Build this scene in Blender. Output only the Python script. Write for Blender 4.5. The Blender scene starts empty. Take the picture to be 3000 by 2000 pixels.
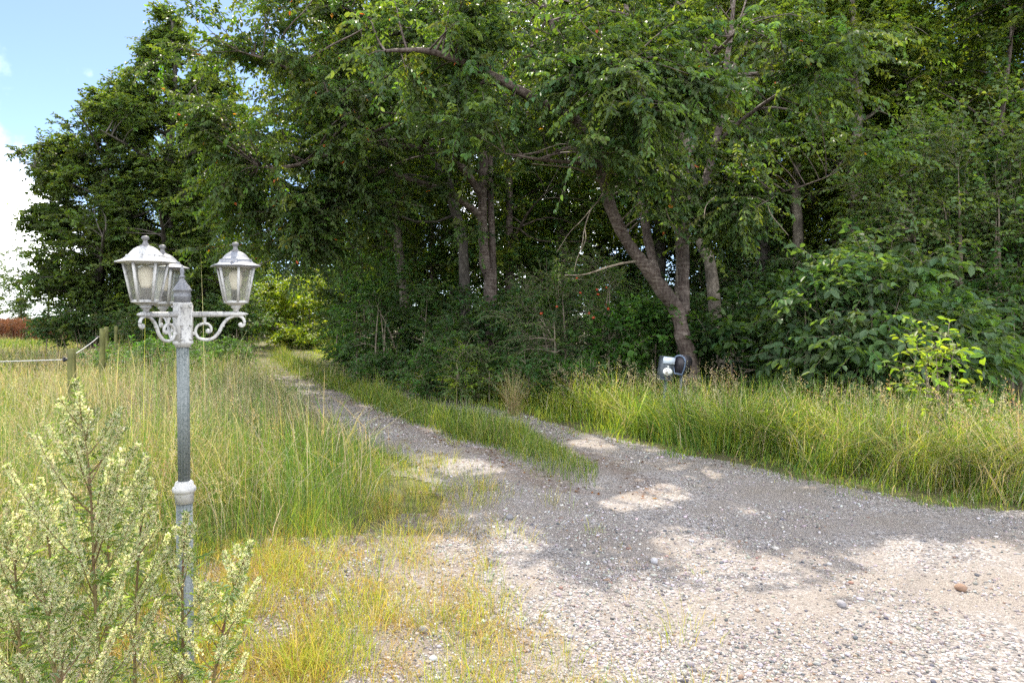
import bpy, math
import numpy as np
from mathutils import Vector

# ------------------------------------------------------------------ camera, sky, sun
sc = bpy.context.scene
COL = sc.collection
CAMZ, F, HZ = 1.6, 2100.0, 930.0        # eye height, focal length and horizon of the 3000 px photograph
cam = bpy.data.cameras.new('camera')
cam.sensor_width = 36.0
cam.lens = 36.0 * F / 3000.0
cam.shift_y = (HZ - 1000.0) / 3000.0
cam.clip_start, cam.clip_end = 0.05, 2000.0
camo = bpy.data.objects.new('camera', cam)
camo.location = (0, 0, CAMZ)
camo.rotation_euler = (math.radians(90), 0, 0)
COL.objects.link(camo)
sc.camera = camo

SUN_EL, SUN_AZ = math.radians(51), math.radians(-14)      # azimuth from +Y, negative = left
SD = np.array([math.sin(SUN_AZ) * math.cos(SUN_EL), math.cos(SUN_AZ) * math.cos(SUN_EL), math.sin(SUN_EL)])
sun = bpy.data.lights.new('sun', 'SUN')
sun.energy = 4.6
sun.angle = math.radians(0.53)
sun.color = (1.0, 0.91, 0.77)
suno = bpy.data.objects.new('sun', sun)
suno.rotation_euler = Vector(SD).to_track_quat('Z', 'Y').to_euler()
suno.location = (0, 0, 40)
COL.objects.link(suno)

world = bpy.data.worlds.new('World')
sc.world = world
world.use_nodes = True
nt = world.node_tree
nt.nodes.clear()


def N(tree, kind, **kw):
    n = tree.nodes.new(kind)
    for k, v in kw.items():
        setattr(n, k, v)
    return n


sky = N(nt, 'ShaderNodeTexSky', sky_type='NISHITA', sun_disc=False)
sky.sun_elevation = SUN_EL
sky.sun_rotation = SUN_AZ
sky.air_density, sky.dust_density, sky.ozone_density = 0.5, 0.2, 1.6
bg = N(nt, 'ShaderNodeBackground')
bg.inputs['Strength'].default_value = 0.13
wo = N(nt, 'ShaderNodeOutputWorld')
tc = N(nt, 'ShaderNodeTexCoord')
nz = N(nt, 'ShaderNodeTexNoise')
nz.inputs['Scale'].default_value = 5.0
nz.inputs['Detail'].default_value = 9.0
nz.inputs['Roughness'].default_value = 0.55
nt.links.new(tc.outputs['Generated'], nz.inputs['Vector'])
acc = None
for (px, py, rad, amp) in ((-30, 680, 0.19, 1.1), (-420, 700, 0.28, 1.1), (262, 222, 0.06, 0.62), (-1700, 400, 0.4, 0.6), (1500, 500, 0.3, 0.6), ((0.3, -1, 0.45), 0, 1.15, 1.1), ((-1, -0.5, 0.5), 0, 0.8, 1.0), ((1, -0.2, 0.6), 0, 0.8, 1.0), ((0.1, -0.35, 1), 0, 0.55, 0.8)):  # vector entries: unseen rear and overhead clouds, added to fill-light the tree fronts
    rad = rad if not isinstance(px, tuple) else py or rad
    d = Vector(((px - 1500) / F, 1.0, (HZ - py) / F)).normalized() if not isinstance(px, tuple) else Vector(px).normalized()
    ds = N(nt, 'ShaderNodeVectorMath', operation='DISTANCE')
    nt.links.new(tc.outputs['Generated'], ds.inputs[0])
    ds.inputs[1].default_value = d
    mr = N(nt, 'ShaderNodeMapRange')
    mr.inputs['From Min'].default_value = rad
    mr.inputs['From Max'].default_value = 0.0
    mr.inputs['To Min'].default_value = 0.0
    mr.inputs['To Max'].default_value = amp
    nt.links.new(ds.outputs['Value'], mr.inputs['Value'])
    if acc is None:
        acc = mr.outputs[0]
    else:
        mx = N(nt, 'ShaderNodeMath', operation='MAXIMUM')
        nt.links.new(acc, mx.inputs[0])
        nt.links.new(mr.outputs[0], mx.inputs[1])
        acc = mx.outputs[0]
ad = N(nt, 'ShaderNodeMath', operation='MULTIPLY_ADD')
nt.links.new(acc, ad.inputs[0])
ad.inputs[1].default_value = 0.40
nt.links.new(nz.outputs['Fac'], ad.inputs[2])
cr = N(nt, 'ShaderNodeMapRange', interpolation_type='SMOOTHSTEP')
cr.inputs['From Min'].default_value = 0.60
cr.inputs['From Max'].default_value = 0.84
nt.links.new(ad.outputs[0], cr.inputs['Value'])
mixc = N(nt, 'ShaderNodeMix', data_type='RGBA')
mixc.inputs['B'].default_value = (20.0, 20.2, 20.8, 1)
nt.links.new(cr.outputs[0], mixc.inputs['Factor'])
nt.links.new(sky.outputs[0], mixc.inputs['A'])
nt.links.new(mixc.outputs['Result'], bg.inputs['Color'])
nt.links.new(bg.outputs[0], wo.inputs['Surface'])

sc.view_settings.view_transform = 'Standard'
sc.view_settings.look = 'None'
sc.view_settings.gamma = 1.0
sc.view_settings.exposure = 1.2
sc.render.engine = 'CYCLES'
cy = sc.cycles
cy.max_bounces, cy.diffuse_bounces, cy.glossy_bounces = 10, 7, 2
cy.transmission_bounces, cy.transparent_max_bounces = 4, 10
cy.caustics_reflective = cy.caustics_refractive = False
cy.sample_clamp_indirect = 6.0
cy.use_denoising = False

# ------------------------------------------------------------------ helpers
rng = np.random.default_rng(7)


def pix(px, py, d):
    """point that stands d metres ahead of the eye and shows at (px, py) of the photograph"""
    return np.array([(px - 1500.0) / F * d, d, CAMZ + (HZ - py) / F * d])


def unit(a):
    return a / np.maximum(np.linalg.norm(a, axis=-1, keepdims=True), 1e-9)


class Wave:
    """cheap smooth noise, about -1..1"""
    def __init__(self, seed, scale, n=7, dim=2):
        r = np.random.default_rng(seed)
        self.k = r.normal(0, 1, (n, dim)) / scale * 2.2
        self.p = r.uniform(0, 6.28, n)
        self.n = n

    def __call__(self, *xy):
        q = np.stack(xy, -1)
        return np.sin(q @ self.k.T + self.p).sum(-1) / math.sqrt(self.n) / 1.1


class Geo:
    def __init__(self):
        self.v, self.f, self.c, self.n = [], [], [], 0

    def add(self, V, faces, C=None):
        """V (n,3), faces a list of (m,k) index arrays, C (n,3) colours or one colour"""
        V = np.asarray(V, np.float32)
        for q in faces:
            self.f.append(np.asarray(q, np.int64) + self.n)
        if C is None:
            C = (0.5, 0.5, 0.5)
        C = np.asarray(C, np.float32)
        if C.ndim == 1:
            C = np.broadcast_to(C, (len(V), 3))
        self.v.append(V)
        self.c.append(C)
        self.n += len(V)

    def mesh(self, name, smooth=False, col=False):
        me = bpy.data.meshes.new(name)
        V = np.concatenate(self.v)
        me.vertices.add(len(V))
        me.vertices.foreach_set('co', V.astype(np.float32).ravel())
        loops = np.concatenate([q.ravel() for q in self.f])
        tot = np.concatenate([np.full(len(q), q.shape[1]) for q in self.f])
        start = np.concatenate([[0], np.cumsum(tot)[:-1]])
        me.loops.add(len(loops))
        me.loops.foreach_set('vertex_index', loops.astype(np.int32))
        me.polygons.add(len(tot))
        me.polygons.foreach_set('loop_start', start.astype(np.int32))
        me.polygons.foreach_set('loop_total', tot.astype(np.int32))
        me.update(calc_edges=True)
        if smooth:
            me.polygons.foreach_set('use_smooth', np.ones(len(tot), bool))
        if col:
            a = me.color_attributes.new('Col', 'FLOAT_COLOR', 'POINT')
            C = np.concatenate(self.c)
            a.data.foreach_set('color', np.concatenate([C, np.ones((len(C), 1), np.float32)], 1).astype(np.float32).ravel())
        me.validate(verbose=False)
        return me

    def obj(self, name, mat, parent=None, smooth=False, col=False):
        o = bpy.data.objects.new(name, self.mesh(name, smooth, col))
        o.data.materials.append(mat)
        COL.objects.link(o)
        if parent is not None:
            o.parent = parent
        return o


def tag(o, label=None, cat=None, group=None, kind=None):
    if label: o['label'] = label
    if cat: o['category'] = cat
    if group: o['group'] = group
    if kind: o['kind'] = kind
    return o


def empty(name, loc, label, cat, group=None, rz=0.0, scale=1.0):
    o = bpy.data.objects.new(name, None)
    o.location = loc
    o.rotation_euler = (0, 0, rz)
    o.scale = (scale, scale, scale)
    o.empty_display_size = 0.2
    COL.objects.link(o)
    return tag(o, label, cat, group)


def copy_tree(src, parent=None):
    c = src.copy()
    COL.objects.link(c)
    if parent is not None:
        c.parent = parent
    for ch in list(src.children):
        copy_tree(ch, c)
    return c


def tubes(P, R, sides=6):
    """P (n,k,3) centre lines, R (n,k) radii -> vertices, quads"""
    n, k, _ = P.shape
    T = np.gradient(P, axis=1)
    T = unit(T)
    up = np.where(np.abs(T[..., 2:3]) < 0.9, np.array([0, 0, 1.0]), np.array([1.0, 0, 0]))
    ref = up[:, :1].repeat(k, 1)
    A = unit(np.cross(T, ref))
    bad = np.linalg.norm(np.cross(T, ref), axis=-1, keepdims=True) < 0.05
    A = np.where(bad, unit(np.cross(T, np.array([0.3, 1.0, 0.2]))), A)
    B = np.cross(T, A)
    th = np.arange(sides) / sides * 2 * np.pi
    ring = A[:, :, None] * np.cos(th)[:, None] + B[:, :, None] * np.sin(th)[:, None]
    V = P[:, :, None] + ring * R[:, :, None, None]
    idx = np.arange(n * k * sides).reshape(n, k, sides)
    a = idx[:, :-1]
    b = idx[:, 1:]
    q = np.stack([a, np.roll(a, -1, 2), np.roll(b, -1, 2), b], -1).reshape(-1, 4)
    return V.reshape(-1, 3), [q]


def polyline(pts, n=10):
    """smooth resample of a coarse polyline (Catmull-Rom)"""
    p = np.asarray(pts, float)
    e = np.concatenate([[2 * p[0] - p[1]], p, [2 * p[-1] - p[-2]]])
    t = np.linspace(0, len(p) - 1 - 1e-6, n)
    i = t.astype(int)
    u = (t - i)[:, None]
    a, b, c, d = e[i], e[i + 1], e[i + 2], e[i + 3]
    return 0.5 * ((2 * b) + (c - a) * u + (2 * a - 5 * b + 4 * c - d) * u ** 2 + (3 * b - a - 3 * c + d) * u ** 3)


def tube(geo, pts, r, sides=8, n=None, C=None, cap=True):
    pts = np.asarray(pts, float)
    if n is None:
        n = max(len(pts), 3)
    P = polyline(pts, n)
    r = np.atleast_1d(np.asarray(r, float))
    R = np.interp(np.linspace(0, 1, n), np.linspace(0, 1, len(r)), r)
    V, f = tubes(P[None], R[None], sides)
    if cap:
        f = f + [np.arange(sides)[::-1][None], ((n - 1) * sides + np.arange(sides))[None]]
    geo.add(V, f, C)


def lathe(geo, prof, sides=24, rot=0.0, c=(0, 0, 0), C=None, flute=None):
    prof = np.asarray(prof, float)
    th = np.arange(sides) / sides * 2 * np.pi + rot
    r = prof[:, :1].repeat(sides, 1)
    if flute:
        r = r * (1 + flute[1] * np.cos(th * flute[0])[None])
    V = np.stack([r * np.cos(th), r * np.sin(th), prof[:, 1:2].repeat(sides, 1)], -1) + np.asarray(c)
    k = len(prof)
    idx = np.arange(k * sides).reshape(k, sides)
    a, b = idx[:-1], idx[1:]
    q = np.stack([a, np.roll(a, -1, 1), np.roll(b, -1, 1), b], -1).reshape(-1, 4)
    geo.add(V.reshape(-1, 3), [q, idx[0][::-1][None], idx[-1][None]], C)


def box(geo, c, s, M=None, C=None):
    """box with centre c, full size s, optional 3x3 M applied about the origin"""
    u = np.array([[x, y, z] for x in (-.5, .5) for y in (-.5, .5) for z in (-.5, .5)]) * np.asarray(s) + np.asarray(c)
    if M is not None:
        u = u @ np.asarray(M).T
    geo.add(u, [np.array([[0, 1, 3, 2], [4, 6, 7, 5], [0, 4, 5, 1], [2, 3, 7, 6], [0, 2, 6, 4], [1, 5, 7, 3]])], C)


def rotz(a):
    c, s = math.cos(a), math.sin(a)
    return np.array([[c, -s, 0], [s, c, 0], [0, 0, 1.0]])


def leaves(geo, P, D, Nn, L, W, C, kind=6, fold=0.25, droop=0.15):
    """leaf blades: base P, axis D, approximate normal Nn"""
    n = len(P)
    D = unit(D)
    S = unit(np.cross(D, Nn))
    U = np.cross(S, D)
    L = np.broadcast_to(np.asarray(L, float), (n,))[:, None]
    W = np.broadcast_to(np.asarray(W, float), (n,))[:, None]
    tip = P + D * L - U * L * droop
    if kind == 4:
        a = P + D * L * 0.45 + S * W * 0.5 + U * W * fold
        b = P + D * L * 0.45 - S * W * 0.5 + U * W * fold
        V = np.stack([P, a, tip, b], 1).reshape(-1, 3)
        i = np.arange(n)[:, None] * 4
        f = [np.concatenate([i + np.array([0, 1, 2]), i + np.array([0, 2, 3])])]
        m = 4
    else:
        a1 = P + D * L * 0.28 + S * W * 0.42 + U * W * fold
        a2 = P + D * L * 0.66 + S * W * 0.45 + U * (W * fold - L * droop * 0.4)
        b1 = P + D * L * 0.28 - S * W * 0.42 + U * W * fold
        b2 = P + D * L * 0.66 - S * W * 0.45 + U * (W * fold - L * droop * 0.4)
        V = np.stack([P, a1, a2, tip, b2, b1], 1).reshape(-1, 3)
        i = np.arange(n)[:, None] * 6
        f = [np.concatenate([i + np.array([0, 1, 2, 3]), i + np.array([0, 3, 4, 5])])]
        m = 6
    C = np.asarray(C, float)
    if C.ndim == 1:
        C = np.broadcast_to(C, (n, 3))
    geo.add(V, f, np.repeat(C, m, 0))


def palette(r, n, cols, weights, jit=0.18):
    cols = np.asarray(cols, float)
    w = np.asarray(weights, float)
    i = r.choice(len(cols), n, p=w / w.sum())
    return np.clip(cols[i] * np.exp(r.normal(0, jit, (n, 1))) * np.exp(r.normal(0, jit * 0.35, (n, 3))), 0.004, 0.9)


# ------------------------------------------------------------------ materials
def new_mat(name):
    m = bpy.data.materials.new(name)
    m.use_nodes = True
    t = m.node_tree
    t.nodes.clear()
    out = N(t, 'ShaderNodeOutputMaterial')
    return m, t, out


def foliage_mat(name, trans=0.5, tint=(1.7, 1.6, 0.4), rough=0.5, spec=0.28):
    m, t, out = new_mat(name)
    at = N(t, 'ShaderNodeAttribute', attribute_name='Col')
    oi = N(t, 'ShaderNodeObjectInfo')
    hs = N(t, 'ShaderNodeHueSaturation')
    mr = N(t, 'ShaderNodeMapRange')
    mr.inputs['To Min'].default_value, mr.inputs['To Max'].default_value = 0.85, 1.15
    t.links.new(oi.outputs['Random'], mr.inputs['Value'])
    t.links.new(mr.outputs[0], hs.inputs['Value'])
    t.links.new(at.outputs['Color'], hs.inputs['Color'])
    p = N(t, 'ShaderNodeBsdfPrincipled')
    p.inputs['Roughness'].default_value = rough
    p.inputs['Specular IOR Level'].default_value = spec
    t.links.new(hs.outputs[0], p.inputs['Base Color'])
    tr = N(t, 'ShaderNodeBsdfTranslucent')
    mu = N(t, 'ShaderNodeMix', data_type='RGBA', blend_type='MULTIPLY')
    mu.inputs['Factor'].default_value = 1.0
    mu.inputs['B'].default_value = (*tint, 1)
    t.links.new(hs.outputs[0], mu.inputs['A'])
    t.links.new(mu.outputs['Result'], tr.inputs['Color'])
    mx = N(t, 'ShaderNodeMixShader')
    mx.inputs[0].default_value = trans
    t.links.new(p.outputs[0], mx.inputs[1])
    t.links.new(tr.outputs[0], mx.inputs[2])
    t.links.new(mx.outputs[0], out.inputs['Surface'])
    return m


def ramp(t, fac, stops):
    r = N(t, 'ShaderNodeValToRGB')
    el = r.color_ramp.elements
    while len(el) > 1:
        el.remove(el[-1])
    el[0].position, el[0].color = stops[0][0], (*stops[0][1], 1)
    for p, c in stops[1:]:
        e = el.new(p)
        e.color = (*c, 1)
    t.links.new(fac, r.inputs[0])
    return r.outputs[0]


def noise(t, vec, scale, detail=4, rough=0.5):
    n = N(t, 'ShaderNodeTexNoise')
    n.inputs['Scale'].default_value = scale
    n.inputs['Detail'].default_value = detail
    n.inputs['Roughness'].default_value = rough
    if vec is not None:
        t.links.new(vec, n.inputs['Vector'])
    return n.outputs['Fac']


def mapping(t, scale=(1, 1, 1)):
    c = N(t, 'ShaderNodeTexCoord')
    mp = N(t, 'ShaderNodeMapping')
    mp.inputs['Scale'].default_value = scale
    t.links.new(c.outputs['Object'], mp.inputs['Vector'])
    return mp.outputs[0]


def mixrgb(t, fac, a, b, mode='MIX'):
    m = N(t, 'ShaderNodeMix', data_type='RGBA', blend_type=mode)
    for sock, v in (('Factor', fac), ('A', a), ('B', b)):
        if isinstance(v, (int, float)):
            m.inputs[sock].default_value = v
        elif isinstance(v, tuple):
            m.inputs[sock].default_value = (*v, 1)
        else:
            t.links.new(v, m.inputs[sock])
    return m.outputs['Result']


def finish(t, out, colour, rough=0.6, bump=None, bstr=0.4, bdist=0.01, spec=0.3, metal=0.0):
    p = N(t, 'ShaderNodeBsdfPrincipled')
    if isinstance(colour, tuple):
        p.inputs['Base Color'].default_value = (*colour, 1)
    else:
        t.links.new(colour, p.inputs['Base Color'])
    p.inputs['Roughness'].default_value = rough
    p.inputs['Specular IOR Level'].default_value = spec
    p.inputs['Metallic'].default_value = metal
    if bump is not None:
        b = N(t, 'ShaderNodeBump')
        b.inputs['Strength'].default_value = bstr
        b.inputs['Distance'].default_value = bdist
        t.links.new(bump, b.inputs['Height'])
        t.links.new(b.outputs[0], p.inputs['Normal'])
    t.links.new(p.outputs[0], out.inputs['Surface'])
    return p


def bark_mat(name, dark, light, zs=14.0, xs=2.5, lo=0.42, hi=0.66):
    m, t, out = new_mat(name)
    v = mapping(t, (xs, xs, zs))
    n1 = noise(t, v, 1.6, 6, 0.65)
    n2 = noise(t, mapping(t, (1, 1, 1)), 3.0, 4)
    n3 = noise(t, mapping(t, (1, 1, 0.4)), 30.0, 3)
    c = ramp(t, n1, [(lo, dark), (hi, light)])
    c = mixrgb(t, ramp(t, n2, [(0.45, (0, 0, 0)), (0.62, (1, 1, 1))]), c, tuple(x * 0.55 for x in dark))
    c = mixrgb(t, 0.35, c, ramp(t, n3, [(0.35, dark), (0.7, light)]))
    finish(t, out, c, 0.75, n1, 0.7, 0.02)
    return m


LEAF = foliage_mat('leaf')
GRASS = foliage_mat('grass_blade', 0.42, (1.35, 1.35, 0.6), 0.5, 0.3)
BUD = foliage_mat('mugwort_bud', 0.55, (1.12, 1.12, 0.8), 0.8, 0.1)
STONE, t_, o_ = new_mat('pebble')
at_ = N(t_, 'ShaderNodeAttribute', attribute_name='Col')
finish(t_, o_, mixrgb(t_, 0.5, at_.outputs['Color'], mixrgb(t_, 1.0, at_.outputs['Color'], ramp(t_, noise(t_, mapping(t_), 220, 3), [(0.3, (0.6, 0.6, 0.6)), (0.7, (1.4, 1.38, 1.35))]), 'MULTIPLY')), 0.85)
CHERRY = bark_mat('cherry_bark', (0.04, 0.024, 0.019), (0.25, 0.21, 0.18), 17.0, 2.4, 0.46, 0.68)
BARK = bark_mat('grey_bark', (0.04, 0.033, 0.028), (0.15, 0.135, 0.115), 3.0, 9.0)
PALEBARK = bark_mat('pale_bark', (0.08, 0.065, 0.05), (0.30, 0.26, 0.21), 4.0, 8.0)
STEM, t_, o_ = new_mat('plant_stem')
finish(t_, o_, ramp(t_, noise(t_, mapping(t_), 9, 4), [(0.3, (0.10, 0.045, 0.03)), (0.7, (0.16, 0.14, 0.05))]), 0.6)
TWIG, t_, o_ = new_mat('twig')
finish(t_, o_, ramp(t_, noise(t_, mapping(t_), 12, 4), [(0.3, (0.09, 0.065, 0.045)), (0.7, (0.26, 0.22, 0.17))]), 0.8)


def paint_mat(name, base, chip, grime, lo, hi, scale=60.0, streak=6.0, rough=0.5):
    m, t, out = new_mat(name)
    n1 = noise(t, mapping(t, (1, 1, 0.55)), scale, 8, 0.72)
    n2 = noise(t, mapping(t, (1, 1, 0.2)), streak, 5)
    n3 = noise(t, mapping(t), scale * 4, 3)
    c = mixrgb(t, ramp(t, n2, [(0.4, (0, 0, 0)), (0.72, (1, 1, 1))]), base, grime)
    sep = N(t, 'ShaderNodeMath', operation='MULTIPLY_ADD')
    t.links.new(n2, sep.inputs[0])
    sep.inputs[1].default_value = 0.35
    t.links.new(n1, sep.inputs[2])
    c = mixrgb(t, ramp(t, sep.outputs[0], [(lo, (0, 0, 0)), (hi, (1, 1, 1))]), c, chip)
    c = mixrgb(t, 0.15, c, ramp(t, n3, [(0.3, (0.1, 0.1, 0.1)), (0.7, (0.9, 0.9, 0.9))]))
    finish(t, out, c, rough, n1, 0.35, 0.002, 0.4)
    return m


WHITEP = paint_mat('flaking_white_paint', (0.37, 0.368, 0.355), (0.12, 0.12, 0.125), (0.22, 0.225, 0.23), 0.71, 0.78, 80.0)
ROOFP = paint_mat('weathered_lead_paint', (0.11, 0.12, 0.145), (0.42, 0.42, 0.42), (0.05, 0.055, 0.07), 0.86, 0.93, 40, 9)
POLEP = paint_mat('grey_blue_pole_paint', (0.052, 0.074, 0.074), (0.09, 0.11, 0.11), (0.042, 0.06, 0.06), 0.85, 0.98, 40, 3)
DARKP = paint_mat('dark_bronze_paint', (0.05, 0.048, 0.052), (0.22, 0.21, 0.2), (0.03, 0.03, 0.033), 0.78, 0.85, 60, 8)
WOODP = bark_mat('mossy_post_wood', (0.09, 0.095, 0.03), (0.2, 0.2, 0.06), 1.2, 16.0, 0.35, 0.7)
ROPE, t_, o_ = new_mat('white_rope')
finish(t_, o_, ramp(t_, noise(t_, mapping(t_), 120, 2), [(0.35, (0.3, 0.3, 0.3)), (0.65, (0.55, 0.55, 0.55))]), 0.7)
PLASTIC, t_, o_ = new_mat('black_plastic')
finish(t_, o_, ramp(t_, noise(t_, mapping(t_), 40, 2), [(0.3, (0.012, 0.012, 0.016)), (0.7, (0.03, 0.03, 0.035))]), 0.4)
BULB, t_, o_ = new_mat('frosted_bulb')
p_ = finish(t_, o_, ramp(t_, noise(t_, mapping(t_), 30, 3), [(0.3, (0.6, 0.52, 0.44)), (0.7, (0.68, 0.62, 0.54))]), 0.5)
p_.inputs['Subsurface Weight'].default_value = 0.0
GLASS, t_, o_ = new_mat('dusty_glass')
a_ = N(t_, 'ShaderNodeBsdfTransparent')
a_.inputs['Color'].default_value = (0.93, 0.95, 0.92, 1)
b_ = N(t_, 'ShaderNodeBsdfTranslucent')
b_.inputs['Color'].default_value = (0.5, 0.49, 0.42, 1)
b2_ = N(t_, 'ShaderNodeBsdfDiffuse')
b2_.inputs['Color'].default_value = (0.38, 0.38, 0.34, 1)
c_ = N(t_, 'ShaderNodeBsdfGlossy')
c_.inputs['Roughness'].default_value = 0.08
m0 = N(t_, 'ShaderNodeMixShader'); m0.inputs[0].default_value = 0.5
m1 = N(t_, 'ShaderNodeMixShader')
m2 = N(t_, 'ShaderNodeMixShader'); m2.inputs[0].default_value = 0.07
t_.links.new(b_.outputs[0], m0.inputs[1]); t_.links.new(b2_.outputs[0], m0.inputs[2])
t_.links.new(ramp(t_, noise(t_, mapping(t_, (1, 1, 0.4)), 14, 5), [(0.3, (0.10,) * 3), (0.75, (0.36,) * 3)]), m1.inputs[0])
t_.links.new(a_.outputs[0], m1.inputs[1]); t_.links.new(m0.outputs[0], m1.inputs[2])
t_.links.new(m1.outputs[0], m2.inputs[1]); t_.links.new(c_.outputs[0], m2.inputs[2])
t_.links.new(m2.outputs[0], o_.inputs['Surface'])

# ------------------------------------------------------------------ the ground plan
dL = np.array([2.0, 3.14, 4.1, 4.7, 5.4, 6.46, 8.0, 9.6, 12.0, 15.3, 19.8, 28.0, 34.0, 60.0])
xL = np.array([-1.2, -1.3, -1.45, -1.2, -0.42, -0.62, -1.22, -2.06, -3.14, -4.5, -6.6, -10.2, -12.2, -19])
dS = np.array([6.3, 7.15, 8.4, 10.2, 12.4, 15.3, 19.8, 28.0, 34.0, 60.0])
xSl = np.array([1.0, 0.34, -0.2, -1.2, -2.5, -3.75, -5.8, -9.3, -11.3, -18.1])
xSr = np.array([1.05, 1.02, 0.8, 0.1, -1.45, -2.9, -5.0, -8.6, -10.6, -17.3])
dR = np.array([5.0, 5.5, 5.8, 6.1, 6.86, 8.0, 9.3, 12.0, 15.3, 19.8, 28.0, 34.0, 60.0])
xR = np.array([9.0, 5.6, 4.14, 3.49, 2.94, 2.29, 1.33, -0.1, -1.95, -4.1, -7.8, -9.8, -16.3])
w_edge = Wave(1, 0.7)
w_big = Wave(2, 2.6)
w_mid = Wave(3, 1.1)
w_pat = Wave(4, 0.45)


dE = np.array([2.0, 2.8, 3.3, 3.8, 4.4, 5.3, 6.0])
xE = np.array([0.15, 0.1, 0.0, -0.12, -0.28, -0.33, -0.45])


def weedy(x, y):
    """how far (m) inside the weed-grown edge of the near gravel a point lies"""
    return np.where(y < 6.5, np.interp(y, dE, xE) - x, -1.0) + 0.16 * w_edge(x * 1.3, y * 1.3) + 0.12 * w_pat(x, y)


def plan(x, y):
    """signed distances (m, in x): left of the track's left edge, right of its right edge, inside the grass strip"""
    e = 0.13 * w_edge(x, y)
    left = np.interp(y, dL, xL) - x + e
    right = np.where(y < 5.0, -1.0, x - np.interp(y, dR, xR) + e)
    mid = np.where(y < 6.3, -1.0, np.minimum(x - np.interp(y, dS, xSl), np.interp(y, dS, xSr) - x) + e)
    return left, right, mid


w_g1 = Wave(11, 3.0)
w_g2 = Wave(12, 0.8)


def gz(x, y):
    return 0.03 * w_g1(x, y) + 0.010 * w_g2(x, y)


def grid_mesh(xs, ys, dz=0.0, keep=None):
    X, Y = np.meshgrid(xs, ys)
    V = np.stack([X, Y, gz(X, Y) + dz], -1).reshape(-1, 3)
    idx = np.arange(len(V)).reshape(X.shape)
    q = np.stack([idx[:-1, :-1], idx[:-1, 1:], idx[1:, 1:], idx[1:, :-1]], -1).reshape(-1, 4)
    if keep is not None:
        c = V[q].mean(1)
        q = q[keep(c[:, 0], c[:, 1])]
        used = np.unique(q)
        mp = np.zeros(len(V), int)
        mp[used] = np.arange(len(used))
        V, q = V[used], mp[q]
    g = Geo()
    g.add(V, [q])
    return g


SOIL, t_, o_ = new_mat('grassy_soil')
v_ = mapping(t_)
c_ = ramp(t_, noise(t_, v_, 1.3, 6, 0.6), [(0.35, (0.06, 0.055, 0.025)), (0.5, (0.06, 0.08, 0.02)), (0.68, (0.12, 0.105, 0.05))])
c_ = mixrgb(t_, 0.5, c_, ramp(t_, noise(t_, v_, 45, 5, 0.7), [(0.3, (0.05, 0.04, 0.025)), (0.7, (0.24, 0.2, 0.11))]))
finish(t_, o_, c_, 0.9, noise(t_, v_, 38, 6, 0.7), 0.8, 0.03)

GRAVEL, t_, o_ = new_mat('gravel')
v_ = mapping(t_)
vo = N(t_, 'ShaderNodeTexVoronoi'); vo.inputs['Scale'].default_value = 72
vo2 = N(t_, 'ShaderNodeTexVoronoi'); vo2.inputs['Scale'].default_value = 190
warp = N(t_, 'ShaderNodeTexNoise'); warp.inputs['Scale'].default_value = 60
t_.links.new(v_, warp.inputs['Vector'])
vw = mixrgb(t_, 0.012, v_, warp.outputs['Color'], 'ADD')
t_.links.new(vw, vo.inputs['Vector']); t_.links.new(vw, vo2.inputs['Vector'])
sp = N(t_, 'ShaderNodeSeparateColor'); t_.links.new(vo.outputs['Color'], sp.inputs[0])
sp2 = N(t_, 'ShaderNodeSeparateColor'); t_.links.new(vo2.outputs['Color'], sp2.inputs[0])
cA = ramp(t_, sp.outputs[0], [(0.0, (0.10, 0.095, 0.095)), (0.2, (0.21, 0.19, 0.17)), (0.5, (0.29, 0.25, 0.21)), (0.8, (0.36, 0.33, 0.30)), (0.95, (0.48, 0.46, 0.43))])
cB = ramp(t_, sp2.outputs[0], [(0.0, (0.13, 0.115, 0.10)), (0.4, (0.26, 0.22, 0.18)), (1.0, (0.37, 0.33, 0.28))])
pat = ramp(t_, noise(t_, v_, 1.1, 5, 0.6), [(0.42, (0, 0, 0)), (0.6, (1, 1, 1))])
c_ = mixrgb(t_, pat, cA, cB)
moss = ramp(t_, noise(t_, v_, 1.9, 6, 0.65), [(0.52, (0, 0, 0)), (0.72, (0.75, 0.75, 0.75))])
at_ = N(t_, 'ShaderNodeAttribute', attribute_name='Col')
spc = N(t_, 'ShaderNodeSeparateColor'); t_.links.new(at_.outputs['Color'], spc.inputs[0])
mm = N(t_, 'ShaderNodeMath', operation='MULTIPLY'); t_.links.new(moss, mm.inputs[0]); t_.links.new(spc.outputs[0], mm.inputs[1])
c_ = mixrgb(t_, mm.outputs[0], c_, (0.15, 0.122, 0.045))
lit = N(t_, 'ShaderNodeMath', operation='MULTIPLY')
t_.links.new(ramp(t_, noise(t_, v_, 14, 6, 0.7), [(0.35, (0, 0, 0)), (0.6, (1, 1, 1))]), lit.inputs[0]); t_.links.new(spc.outputs[1], lit.inputs[1])
c_ = mixrgb(t_, lit.outputs[0], c_, (0.11, 0.055, 0.025))
hh = N(t_, 'ShaderNodeMath', operation='MULTIPLY_ADD')
t_.links.new(vo.outputs['Distance'], hh.inputs[0]); hh.inputs[1].default_value = -0.7
t_.links.new(noise(t_, v_, 160, 4), hh.inputs[2])
c_ = mixrgb(t_, 1.0, c_, (0.83, 0.835, 0.88), 'MULTIPLY')
finish(t_, o_, c_, 0.9, hh.outputs[0], 0.8, 0.012, 0.2)

xs = np.unique(np.concatenate([np.linspace(-400, -30, 40), np.linspace(-30, 30, 240), np.linspace(30, 400, 40)]))
ys = np.unique(np.concatenate([np.linspace(-60, -2, 20), np.linspace(-2, 45, 230), np.linspace(45, 600, 50)]))
g = grid_mesh(xs, ys, -0.007)
tag(g.obj('ground', SOIL, None, True), kind='structure')


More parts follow.
